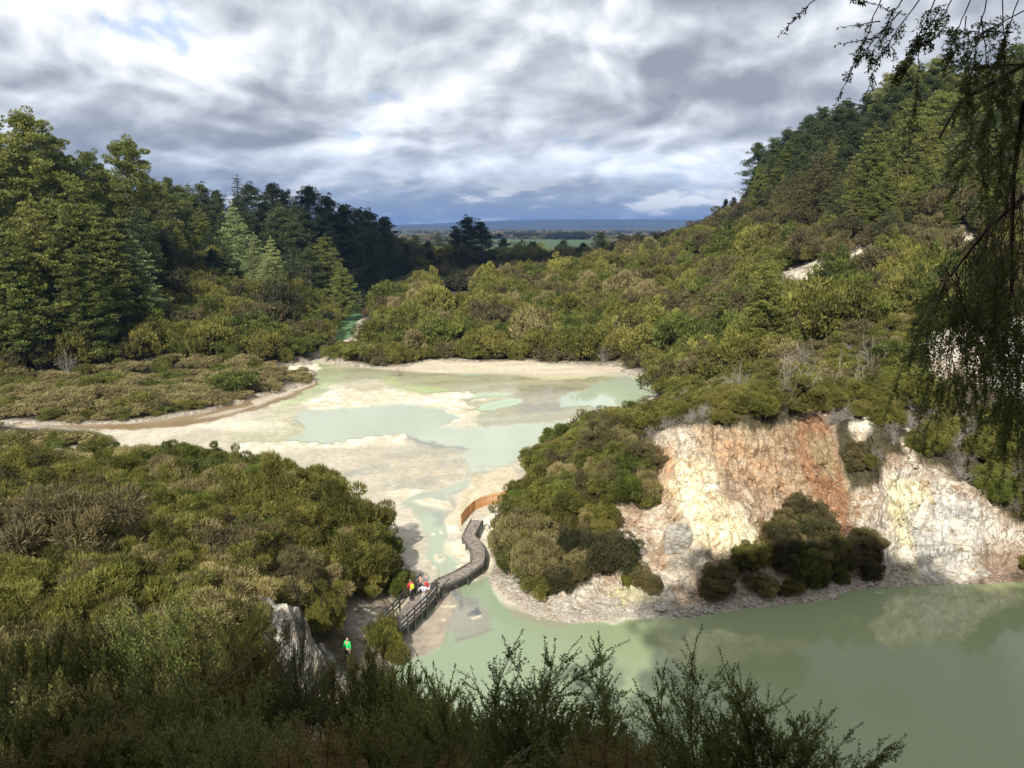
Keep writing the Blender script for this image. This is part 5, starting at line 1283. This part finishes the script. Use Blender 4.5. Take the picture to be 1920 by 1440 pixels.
# ------------------------------------------------------------------ near plants: wands with small leaves
M_FG = leaf_mat('near_green_leaves', (.075,.100,.026), (.235,.270,.072), (.24,.23,.07), .45, .4)
M_FGD = leaf_mat('near_dark_leaves', (.085,.100,.030), (.260,.275,.075), (.25,.21,.07), .45, .5)
M_TWIG = flat_mat('twig_bark', (.10,.065,.045), .85, .3, 30)
M_FERNB = leaf_mat('dry_bracken', (.11,.058,.028), (.34,.180,.080), (.18,.15,.06), .3, .6)
M_FERNG = leaf_mat('green_bracken', (.045,.065,.018), (.15,.17,.05), (.22,.13,.05), .3, .5)
def bez(a, b, c, n): 
    t = np.linspace(0, 1, n)[:, None]; return a * (1 - t) ** 2 + b * 2 * t * (1 - t) + c * t * t
def leafy(L, r, pts_, step, ll, lw, start=0., ang=.75, star=0):
    """small leaves set alternately along a twig"""
    seg = np.linalg.norm(np.diff(pts_, axis=0), axis=1); s = np.concatenate([[0], np.cumsum(seg)]); tot = s[-1]
    n = int(tot * (1 - start) / step)
    if n < 1: return
    u = tot * start + (np.arange(n) + r.uniform(0, 1, n)) * step; u = np.minimum(u, tot)
    p = np.stack([np.interp(u, s, pts_[:, k]) for k in range(3)], 1); q = np.stack([np.interp(np.minimum(u + .01, tot + .01), s, pts_[:, k]) for k in range(3)], 1)
    T = unit(q - p + 1e-6)
    m = max(1, star)
    for _ in range(m):
        sd_ = unit(np.cross(T, r.normal(size=(n, 3)))); d = unit(T * (1 - ang * .5) + sd_ * ang)
        L.add(p, d, unit(np.cross(d, r.normal(size=(n, 3)))), ll * r.uniform(.6, 1.25, n), lw * r.uniform(.8, 1.2, n), np.clip(.45 + .25 * r.normal(size=n), 0, 1))
def wand(L, mb, r, a, b, rad=.006, bow=.12, side=16, sl=.28, ll=.017, lw=.0075, step=.011, up=.35, star=2, k=4, lvl=1):
    ln = np.linalg.norm(b - a); m = (a + b) / 2 + np.array([*(r.normal(size=2) * bow * ln), bow * ln * .3]); pts_ = bez(a, m, b, 14)
    pts_[1:-1] += r.normal(size=(12, 3)) * ln * .006
    mb.tube(pts_, np.linspace(rad, rad * .22, 14), k)
    leafy(L, r, pts_, step, ll, lw, .45, star=star)
    for i in range(side):
        u = r.uniform(.22, .97); j = int(u * 12); p = pts_[j]; T = unit(pts_[j+1] - pts_[j]); d = unit(T * .9 + np.cross(T, r.normal(size=3)) * .75 + np.array([0, 0, up * .4]))
        l2 = ln * sl * (1.15 - u) * r.uniform(.5, 1.3); e = p + d * l2 + T * l2 * .35
        tw = bez(p, p + d * l2 * .6, e, 6); mb.tube(tw, np.linspace(rad * .38, rad * .12, 6), 3); leafy(L, r, tw, step, ll, lw, .12, star=star)
        if lvl:
            for _ in range(3):
                j2 = r.integers(1, 5); d2 = unit(d + np.cross(d, r.normal(size=3)) * .7); t2 = bez(tw[j2], tw[j2] + d2 * l2 * .2, tw[j2] + d2 * l2 * .42 + T * .03, 4); mb.tube(t2, [rad*.16]*4, 3); leafy(L, r, t2, step, ll, lw, .1, star=star)
def fg_bush(name, label, root, tips, Y, seed, mat=None, **kw):
    r = np.random.default_rng(seed); L = Leaves(); mb = MB(); root = np.array(root, float)
    for t in tips:
        px_, py_ = t[:2]; yy = t[2] if len(t) > 2 else Y + r.uniform(-.35, .35)
        b = W(px_, py_, yy) - root; a = r.normal(size=3) * np.array([.10, .10, .02]); wand(L, mb, r, a, b, **kw)
    e = empty(name, tuple(root)); tag(e, label, 'bush', 'near bushes at the viewpoint')
    mobj('foliage', L.mesh('foliage', mat or M_FG), e); mb.build('stems', M_TWIG, e); return e
tA = [(1318,1170),(1346,1210),(1282,1192),(1250,1232),(1384,1242),(1186,1272),(1236,1300),(1205,1350),(1292,1262),(1362,1300),(1424,1285),(1406,1262),(1462,1312),(1492,1302),(1541,1312),(1520,1345),(1566,1330),(1622,1352),(1702,1376),(1690,1402),(1612,1402),(1645,1430),(1482,1362),(1350,1262),
      (1300,1340),(1330,1370),(1380,1350),(1420,1380),(1460,1400),(1260,1360),(1400,1330),(1340,1330),(1500,1400),(1560,1380),(1270,1300)]
rt = W(1400, 1640, 4.5); fg_bush('manuka_bush', 'open green manuka bush with the tallest wand, against the lower lake', rt, tA, 4.6, 3, side=26, sl=.33, rad=.0055, bow=.20)
tB = [(1122,1182),(1182,1200),(1092,1192),(1042,1196),(982,1180),(942,1190),(1002,1250),(926,1232),(1062,1232),(1132,1232),(1162,1262),(1102,1282),(902,1272),(962,1272),(1022,1192),(1150,1290),(1080,1310),(1040,1290),(990,1310),(940,1320),(1120,1330)]
rt = W(1010, 1620, 6.0); fg_bush('manuka_bush', 'feathery manuka bush with arching wands right of the platform, before the lake edge', rt, tB, 6.0, 5, side=26, sl=.32, rad=.006, bow=.20, ll=.021, lw=.009)
# bushier plants for the dark foreground: a few kinds, copied
def fg_proto(seed, nw=56, ht=1., wide=1.0, mat=None, ll=.020, lw=.0095, step=.009):
    r = np.random.default_rng(seed); L = Leaves(); mb = MB()
    for i in range(nw):
        a = r.uniform(0, 6.28); t = math.sqrt(r.uniform(0, 1)); b = np.array([math.cos(a) * t * wide, math.sin(a) * t * wide, ht * (1 - .5 * t * t) * r.uniform(.72, 1.08)])
        wand(L, mb, r, b * r.uniform(.0, .25) + r.normal(size=3) * np.array([.08, .08, .01]), b, rad=.006, side=24, sl=.36, ll=ll, lw=lw, step=step, star=1, bow=.22, k=3, lvl=1)
    return L.mesh('near_bush_foliage', mat or M_FGD), mb.mesh('near_bush_stems', M_TWIG)
FGP = [fg_proto(61), fg_proto(62, wide=.85), fg_proto(63, wide=1.0, mat=M_FG), fg_proto(64, 44)]
PRO['fg'] = FGP
def on_ground(px_, py_, Y0=2.0, Y1=60):
    t = np.linspace(Y0, Y1, 1500); p = W(px_, py_, t); g = zat(p[0], p[1]); k = np.argmax(g > p[2]); return float(t[k])
FGB = [ # px, top py, Y, width factor, label
 (60,1150,12.0,1.0,'dark bush at the left edge, outer end of the shaded row'), (180,1110,13.0,1.0,'dark shaded bush below the straw-coloured hillock, second from the left edge'), (300,1100,12.0,.95,'dark bush with feathery top, third from the left edge'),
 (410,1095,11.5,.9,'tallest feathery dark bush left of the stone bluff'), (20,1240,8.5,1.0,'dark bush filling the left edge above the corner'), (150,1230,9.0,1.0,'dark bush in the shaded left foreground, behind the corner bush'), (290,1220,8.8,1.0,'dark shaded bush below the two feathery ones at left'),
 (400,1230,9.0,.8,'dark bush left of the bare pale ground patch'), (715,1215,12.5,.6,'broad dark bush below the platform'), (735,1200,11.0,.6,'dark bush touching the lower platform railing'),
 (780,1210,9.5,.85,'dark bush on the near bank below the railing'), (860,1230,8.5,.8,'dark bush at the edge of the silty shore'), (640,1290,7.5,.9,'dark bush above the dry bracken'), (760,1290,7.2,.95,'dark bush in the middle of the bottom edge'), (880,1300,6.8,.9,'dark bush between the bracken clumps'),
 (1000,1330,6.2,.9,'dark bush under the arching wands'), (90,1340,6.5,1.0,'dark bush in the bottom left corner'), (240,1330,6.6,1.0,'dark bush right of the bottom left corner'), (380,1350,6.2,.9,'dark bush left of the dry bracken'), (520,1330,7.0,.9,'dark bush behind the dry bracken'),
 (1110,1350,5.6,.8,'dark bush left of the open manuka bush'), (555,1330,8.5,.5,'small dark bush at the foot of the stone bluff'), (1210,1400,4.6,.7,'low dark bush at the foot of the open manuka bush'), (-60,1200,9.5,1.0,'dark bush cut by the left edge of the frame'), (700,1140,15,.75,'dark bush covering the near end of the walkway'), (735,1195,13,.6,'small dark bush below the lower railing posts'), (470,1290,9.5,.55,'thin dark bush beside the pale ground patch')]
for i, (a, b, Y, wf, lb) in enumerate(FGB):
    b = b + (22 if a < 430 else 52 if b < 1300 and a < 900 else 25); p = W(a, b, Y); g = float(zat(p[0], p[1])); h = max(.8, p[2] - g); h = min(h, 6.5)
    h2 = min(h, 3.4); s = max(1.5, h2 * .62) * wf
    plant('manuka_bush', 'fg', i, (p[0], p[1], p[2] - h2), s, R0.uniform(0, 6.28), lb, 'bush', 'shaded bushes below the viewpoint', h2, True, R0.uniform(.8, 1.2), 'foliage', 'stems')
    if h > h2 + .3:                      # a stem down to the sloping ground
        mb = MB(); mb.tube([(0,0,-(h-h2)-.2), (.05,0,-(h-h2)*.5), (0,0,.15)], [.07,.055,.04], 6)
        e = bpy.data.objects['manuka_bush'] if False else [o for o in COL.objects if o.get('label') == lb][0]
        o = mb.build('trunk', M_TWIG, e); o.scale = (1/s, 1/s, 1/h2)
# small tree with a bare dark trunk in front of the bluff
PT = W(545, 1130, 10.8); g = float(zat(PT[0], PT[1])); e = empty('manuka_tree', (PT[0], PT[1], g)); tag(e, 'slender tree with a bare dark leaning trunk before the stone bluff', 'tree')
mb = MB(); r = np.random.default_rng(8); hh = PT[2] - g
mb.tube([(.35,.3,-.3),(.25,.2,hh*.3),(.05,.1,hh*.6),(0,0,hh*.85)], [.07,.055,.04,.02], 6)
for k in range(9):
    t = .3 + .55 * k / 9; b = np.array([.05, .1, hh * t]); mb.tube([b, b + np.array([*(r.normal(size=2) * .35), .5]), b + np.array([*(r.normal(size=2) * .8), 1.1])], [.025, .016, .006], 4)
mb.build('trunk', M_TWIG, e)
L = Leaves(); m2 = MB()
for k in range(46):
    a = r.uniform(0, 6.28); t = math.sqrt(r.random()); c = np.array([0, 0, hh * .55]); b = np.array([math.cos(a)*t*.75, math.sin(a)*t*.75, hh*.62 + (1 - t*t) * hh*.38]); wand(L, m2, r, c + r.normal(size=3) * .12, b, rad=.007, side=18, sl=.3, step=.02, star=1, k=3)
mobj('crown', L.mesh('manuka_crown', M_FGD), e); m2.build('twigs', M_TWIG, e)

# ------------------------------------------------------------------ bracken
def frond(L, mb, r, a, b, drop=.12, w=.12, n=22):
    m = (a + b) / 2 + np.array([0, 0, drop * 1.4]); pts_ = bez(a, m, b, 20); mb.tube(pts_, np.linspace(.004, .001, 20), 3)
    ln = np.linalg.norm(b - a); side0 = unit(np.cross(b - a, np.array([0, 0, 1.]) + r.normal(size=3) * .25))
    for i in range(n):
        u = .18 + .8 * i / n; j = min(int(u * 19), 18); p = pts_[j]; T = unit(pts_[j+1] - pts_[j])
        for s in (1, -1):
            l2 = w * ln * 2.2 * (1 - u) ** .7 * r.uniform(.85, 1.1) + .01; d = unit(side0 * s * .9 + T * .45 + np.array([0, 0, -.12]) + r.normal(size=3) * .07); q = bez(p, p + d * l2 * .5, p + d * l2 + T * l2 * .1 + np.array([0, 0, -.15 * l2]), 5)
            m_ = max(3, int(l2 / .007)); t = np.linspace(.05, 1, m_); pp_ = np.stack([np.interp(t * 4, np.arange(5), q[:, k]) for k in range(3)], 1); T2 = unit(q[-1] - q[0])[None]
            for s2 in (1, -1):
                dd = unit(T2 * .45 + np.cross(T2, np.cross(d, T))* s2 + r.normal(size=(m_, 3)) * .08); L.add(pp_, dd, np.broadcast_to(unit(np.cross(d, T)), (m_, 3)) + r.normal(size=(m_, 3)) * .3, .017 * (1.15 - t * .8) * (l2 / .15 * .5 + .5), .0065, np.clip(.5 + .25 * r.normal(size=m_), 0, 1))
def bracken(label, fr, mat, seed, root_px, Y):
    r = np.random.default_rng(seed); root = W(*root_px, Y); e = empty('bracken_fern', tuple(root)); tag(e, label, 'fern', 'bracken along the bottom edge'); 
    for a in fr:
        L = Leaves(); mb = MB(); tip = W(a[0], a[1], Y + r.uniform(-.3, .3)) - root; frond(L, mb, r, np.array([tip[0] * .45 + r.normal() * .12, r.normal() * .1, r.normal() * .03]), tip, .08, .075 + .03 * r.random())
        o = mobj('frond', L.mesh('frond', mat if len(a) < 3 else a[2]), e); mb.build('stalk', M_TWIG, o)
bracken('dry orange-brown bracken arching at the bottom, left of centre', [(478,1405),(500,1370),(560,1342),(620,1345),(640,1385),(540,1400),(590,1420)], M_FERNB, 1, (600,1560), 3.5)
bracken('half green bracken between the two dry clumps, bottom middle', [(700,1375,M_FERNG),(740,1400),(800,1385,M_FERNG),(850,1395),(880,1415,M_FERNG),(680,1420)], M_FERNB, 2, (760,1560), 3.6)
bracken('dry bracken with a green curled frond below the lake corner', [(905,1402,M_FERNG),(870,1420),(960,1415),(1000,1405,M_FERNG),(930,1430)], M_FERNB, 3, (930,1560), 3.4)
bracken('rusty brown bracken crown beside the open manuka bush', [(1065,1372),(1100,1350),(1140,1348),(1175,1360),(1220,1385),(1250,1410,M_FERNG),(1120,1390),(1180,1400),(1060,1410)], M_FERNB, 4, (1140,1560), 3.9)

# ------------------------------------------------------------------ tree overhanging from the right
HT = np.array([5.6, 2.4, float(zat(5.6, 2.4))]); e = empty('overhanging_tree', tuple(HT)); tag(e, 'dark tree whose leafy twigs hang down over the right side', 'tree')
r = np.random.default_rng(77); mb = MB(); L = Leaves(); tw = MB()
def Wl(px_, py_, Y): return W(px_, py_, Y) - HT
mb.tube([(.1,-.2,-.5),(0,0,2),(-.2,.1,4),(-.4,.2,6),(-.7,.1,8)], [.22,.19,.16,.12,.07], 8)
mb.build('trunk', BARK, e)
limbs = [([(0,0,3.2)], [(1990,-30,4.0),(1860,-50,4.2),(1720,-40,4.0),(1600,-50,3.9)]), ([(0,0,2.6)], [(1990,160,3.8),(1920,190,4.0),(1900,330,4.1),(1895,560,4.2)]), ([(0,0,3.6)], [(1980,-60,3.6),(1800,-80,3.8),(1640,-60,3.8),(1500,-40,3.9)]), ([(0,0,2.8)], [(1990,300,4.4),(1930,360,4.5),(1850,430,4.6),(1780,520,4.6)]),
         ([(0,0,3.0)], [(1970,90,4.5),(1870,150,4.6),(1800,190,4.6),(1760,260,4.6)])]
for s0, ps in limbs:
    b = MB(); b.tube([np.array(s0[0], float)] + [Wl(*q_) for q_ in ps], np.linspace(.022, .006, 1 + len(ps)), 5); b.build('branch', M_TWIG, e)
def strand(x0, y0, x1, y1, Y, side=12, sl=.22, star=2, step=.013, ll=.019, lw=.0065):
    a, b = Wl(x0, y0, Y), Wl(x1, y1, Y + r.uniform(-.25, .25)); wand(L, tw, r, a, b, rad=.0035, bow=.07, side=side, sl=sl, ll=ll, lw=lw, step=step, up=-.9, star=star, k=3)
for q_ in [(1545,-15,1458,70,3.9,3,.12),(1560,-20,1700,32,3.9,5,.12),(1660,-20,1562,205,3.9,9,.14),(1700,-10,1625,140,3.9,14),(1730,-10,1620,190,3.9,12),(1690,20,1600,130,3.9,10),(1760,-10,1690,150,3.9,18),(1760,20,1660,180,4,16),(1790,-10,1700,120,4,18),(1650,40,1570,52,3.9,1,.05),(1650,70,1565,85,3.9,0,.05),
        (1820,0,1760,160,4,18),(1850,0,1810,250,4,22),(1812,30,1818,330,4,14),(1840,30,1850,420,4,16),(1880,0,1880,240,4,20),(1910,0,1860,160,4,20),(1920,20,1760,110,4,14),(1900,60,1740,60,4,12),(1930,120,1800,130,4,14),(1930,60,1900,330,4,20),(1720,60,1700,290,4.1,8),(1830,60,1790,420,4.2,10),(1900,100,1790,250,4.2,12),(1930,200,1850,330,4.2,12)]: strand(*q_)
anch = [(1900,380),(1870,420),(1850,430),(1830,460),(1800,500),(1780,520),(1900,500),(1895,560),(1925,450),(1925,560)]
for i in range(50):
    x0, y0 = anch[r.integers(len(anch))]; t = r.random()
    x1 = 1690 + 250 * r.random() ** .75; y1 = 600 + 330 * r.random() * (.55 + .45 * (x1 - 1690) / 230); strand(x0 + r.uniform(-15, 15), y0 + r.uniform(-30, 30), x1, y1, r.uniform(4.0, 4.9), 12, .24)
for q_ in [(1780,520,1652,812,4.5,10,.2),(1790,560,1700,868,4.5,12,.2),(1800,560,1718,882,4.5,14,.25),(1830,600,1742,860,4.6,12),(1850,600,1800,905,4.6,14),(1880,620,1872,948,4.5,16),(1890,640,1840,930,4.6,14),(1780,540,1702,700,4.5,14),(1770,520,1700,640,4.6,14),(1905,640,1900,960,4.4,18),(1920,600,1915,980,4.4,18),(1860,640,1780,800,4.5,14),(1900,700,1880,860,4.3,20)]: strand(*q_)
for i in range(42):
    x0 = r.uniform(1830, 1960); y0 = r.uniform(100, 560); strand(x0, y0, x0 + r.uniform(-70, 25), y0 + r.uniform(90, 260), r.uniform(4.0, 5.2), 12, .28)
mobj('foliage', L.mesh('hanging_foliage', M_FG), e); tw.build('twigs', M_TWIG, e)
print('hanging leaves', L.count())

# ------------------------------------------------------------------ trees of the viewpoint hill: they shade the foreground and the lake
for i, (x, y, top, k, wf) in enumerate([(-3,-6.5,49,'old',1.3),(1.5,-8,52,'old',1.3),(6,-7,51,'old',1.3),(10.5,-6,48.5,'old',1.3),(15,-6,47.5,'old',1.3),(20,-5,47,'old',1.4),(25.5,-5,46,'old',1.4),(31,-5,45,'old',1.4),(3.5,-12,56,'old',1.4),(9,-13,55,'old',1.4),(-1,-13,54,'old',1.3),(15,-13,53,'old',1.0),(20,-13,52,'old',1.4),(27,-13,51,'old',1.4),
        (-8,-5,38,'cone',1.2),(-13,-5,37,'cone',1.2),(-19,-4,36,'cone',1.2),(-25,-4,35,'cone',1.2),(-7,-10,41,'old',1.3),(-14,-11,40,'old',1.3),(-22,-11,40,'old',1.3)]):
    g = float(zat(x, y)); top += 8 if -4 < x < 11 else 6 if x > -4 else 1; h = top - g
    plant('pine_tree', k, i, (x, y, g - .2), h * wf * .95, i * 1.1, 'tall pine on the slope behind the viewpoint', 'pine tree', 'pines behind the viewpoint', h, True)
for i, (x, y, r_, h) in enumerate([(-6,-3.6,2.2,4.5),(-15,-.5,2.8,5),(3,-4.6,2.6,6.5),(9.5,-2,2.8,7.5),(13,-1.0,3.2,8.5),(17,-.5,3.4,9),(23,0,3.6,9),(-20,1,3,6),(-26,2,3,6),(9,-4.5,3.4,12),(-5,-6,3,7),(1,-5,3,10),(5,-5,3,12)]):
    plant('scrub_tree', 'near_green', i, (x, y, float(zat(x, y)) - .1), r_, i * 1.7, 'leafy scrub tree just behind the viewpoint, out of the frame', 'tree', 'scrub trees behind the viewpoint', h)

# ------------------------------------------------------------------ clouds overhead behind the viewpoint: their shadows lie on the valley
M_CLD = flat_mat('cloud', (.85,.85,.87), 1., .05, .01)
def cloud(label, cx, cy, rx, ry, z, seed, n=16, rot=0.):
    r = np.random.default_rng(seed); VV, FF, o_ = [], [], 0; k = 1 / math.tan(SUN_EL)
    X0, Y0 = cx + SUN_XY[0] * z * k, cy + SUN_XY[1] * z * k
    for i in range(n):
        a = r.uniform(0, 6.28); t = math.sqrt(r.random()) * .72; u, v = math.cos(a) * t * rx, math.sin(a) * t * ry; cr_, sr_ = math.cos(rot), math.sin(rot)
        V, Fc = ico(3, seed * 20 + i, .25, .5); s = r.uniform(.32, .5) * min(rx, ry); V = V * np.array([s * 1.25, s * 1.25, s]) + np.array([u * cr_ - v * sr_, u * sr_ + v * cr_, 0]); VV.append(V); FF.append(Fc + o_); o_ += len(V)
    o = mobj('cloud', npmesh('cloud', np.concatenate(VV), np.concatenate(FF), [M_CLD], True), None, (X0, Y0, z)); tag(o, label, 'cloud', None, 'stuff')
cloud('white cloud high behind the viewpoint that shades the valley behind the pools', 10, 450, 125, 110, 900, 3, 22)

# ------------------------------------------------------------------ trees on the plain
for i, (a, t, Y, k, wf, lb) in enumerate([(876,411,430,'olddark',1.35,'largest dark rounded tree standing alone before the plain'), (905,420,432,'olddark',1.1,'open-branched dark tree joined to the right of the largest lone tree'), (852,432,425,'olddark',1.0,'dark tree at the left foot of the largest lone tree'),
        (822,432,720,'conedark',1.5,'grey-green conical tree left of the largest lone tree'), (776,443,560,'olddark',1.3,'dark rounded tree nearest the end of the left forest'), (1128,437,560,'olddark',1.2,'dark conifer standing up from the valley scrub right of the tree belt'), (1173,443,520,'conedark',1.0,'slim dark tree before the brown field'),
        (945,450,520,'olddark',1.3,'dark tree just right of the largest lone tree'), (1000,455,540,'olddark',1.3,'dark tree below the shelter belt'), (1055,452,560,'olddark',1.3,'dark tree below the three small clumps'), (1095,458,500,'olddark',1.2,'dark tree left of the dark conifer in the valley'), (800,455,520,'olddark',1.3,'dark tree between the left forest and the conical tree')]):
    p = W(a, t, Y); g = float(zat(p[0], p[1])); h = p[2] - g
    plant('plain_tree', k, i, (p[0], p[1], g - .3), h * wf, i * 1.3, lb, 'tree', 'large trees of the valley floor', h + .3, True, .8)
belt = []
for i in range(14): belt.append((968 + i * 3.8, 435 + 1.2 * math.sin(i * 1.7), 2050 + 20 * (i % 3)))
for a, t in ((1029,436),(1036,434),(1043,438),(1050,432),(1056,431),(1061,434),(1076,434),(1082,432),(1088,431),(1094,432),(1099,435),(930,437),(936,436)): belt.append((a, t, 1850))
for i, (a, t, Y) in enumerate(belt):
    p = W(a, t, Y); g = float(zat(p[0], p[1])); h = max(8, p[2] - g)
    plant('belt_tree', 'far_dark', i, (p[0], p[1], g - .3), h * .55, i * .9, 'small dark tree in the shelter belt across the green fields' if i < 14 else 'small dark tree in the clumps right of the shelter belt' if i < 25 else 'small dark tree left of the shelter belt', 'tree', 'belt trees on the plain', h, False, .8)
rp = np.random.default_rng(5); items = []
for i in range(5200):
    Y = 900 * (5.6 ** rp.random()); a = rp.uniform(700, 1420); x = (a - 960) / F * Y
    nn = fbm(np.array([x / 260]), np.array([Y / 420]), o=2, s=61)[0]
    if nn < .12 and Y < 2600: continue
    if nn < -.15: continue
    h = rp.uniform(5, 12) * (1.3 if Y > 2500 else 1); items.append((x, Y, float(zat(x, Y)) - .3, rp.uniform(0, 6), h * rp.uniform(.6, 1.1), h, rp.integers(0, 9)))
mass('distant_trees', 'brownish and dark trees scattered over the far plain', items, [m_[0] for m_ in PRO['far_dark'] + PRO['far_brown'] + PRO['far_tan']][:9])
bpy.data.objects['distant_trees']['category'] = 'trees'

# ------------------------------------------------------------------ the air
m, nt, out = newmat('air'); v = N(nt, 'VolumePrincipled'); v.inputs['Color'].default_value = (.17, .34, .72, 1); v.inputs['Density'].default_value = HAZE; v.inputs['Anisotropy'].default_value = .1
nt.links.new(v.outputs[0], out.inputs['Volume'])
mb = MB(); mb.box((0, 0, 0), (27600, 27600, 172)); hz = mb.build('haze', m, None, False, (0, 0, 84)); tag(hz, 'thin blue air over the whole valley', 'haze', None, 'stuff')
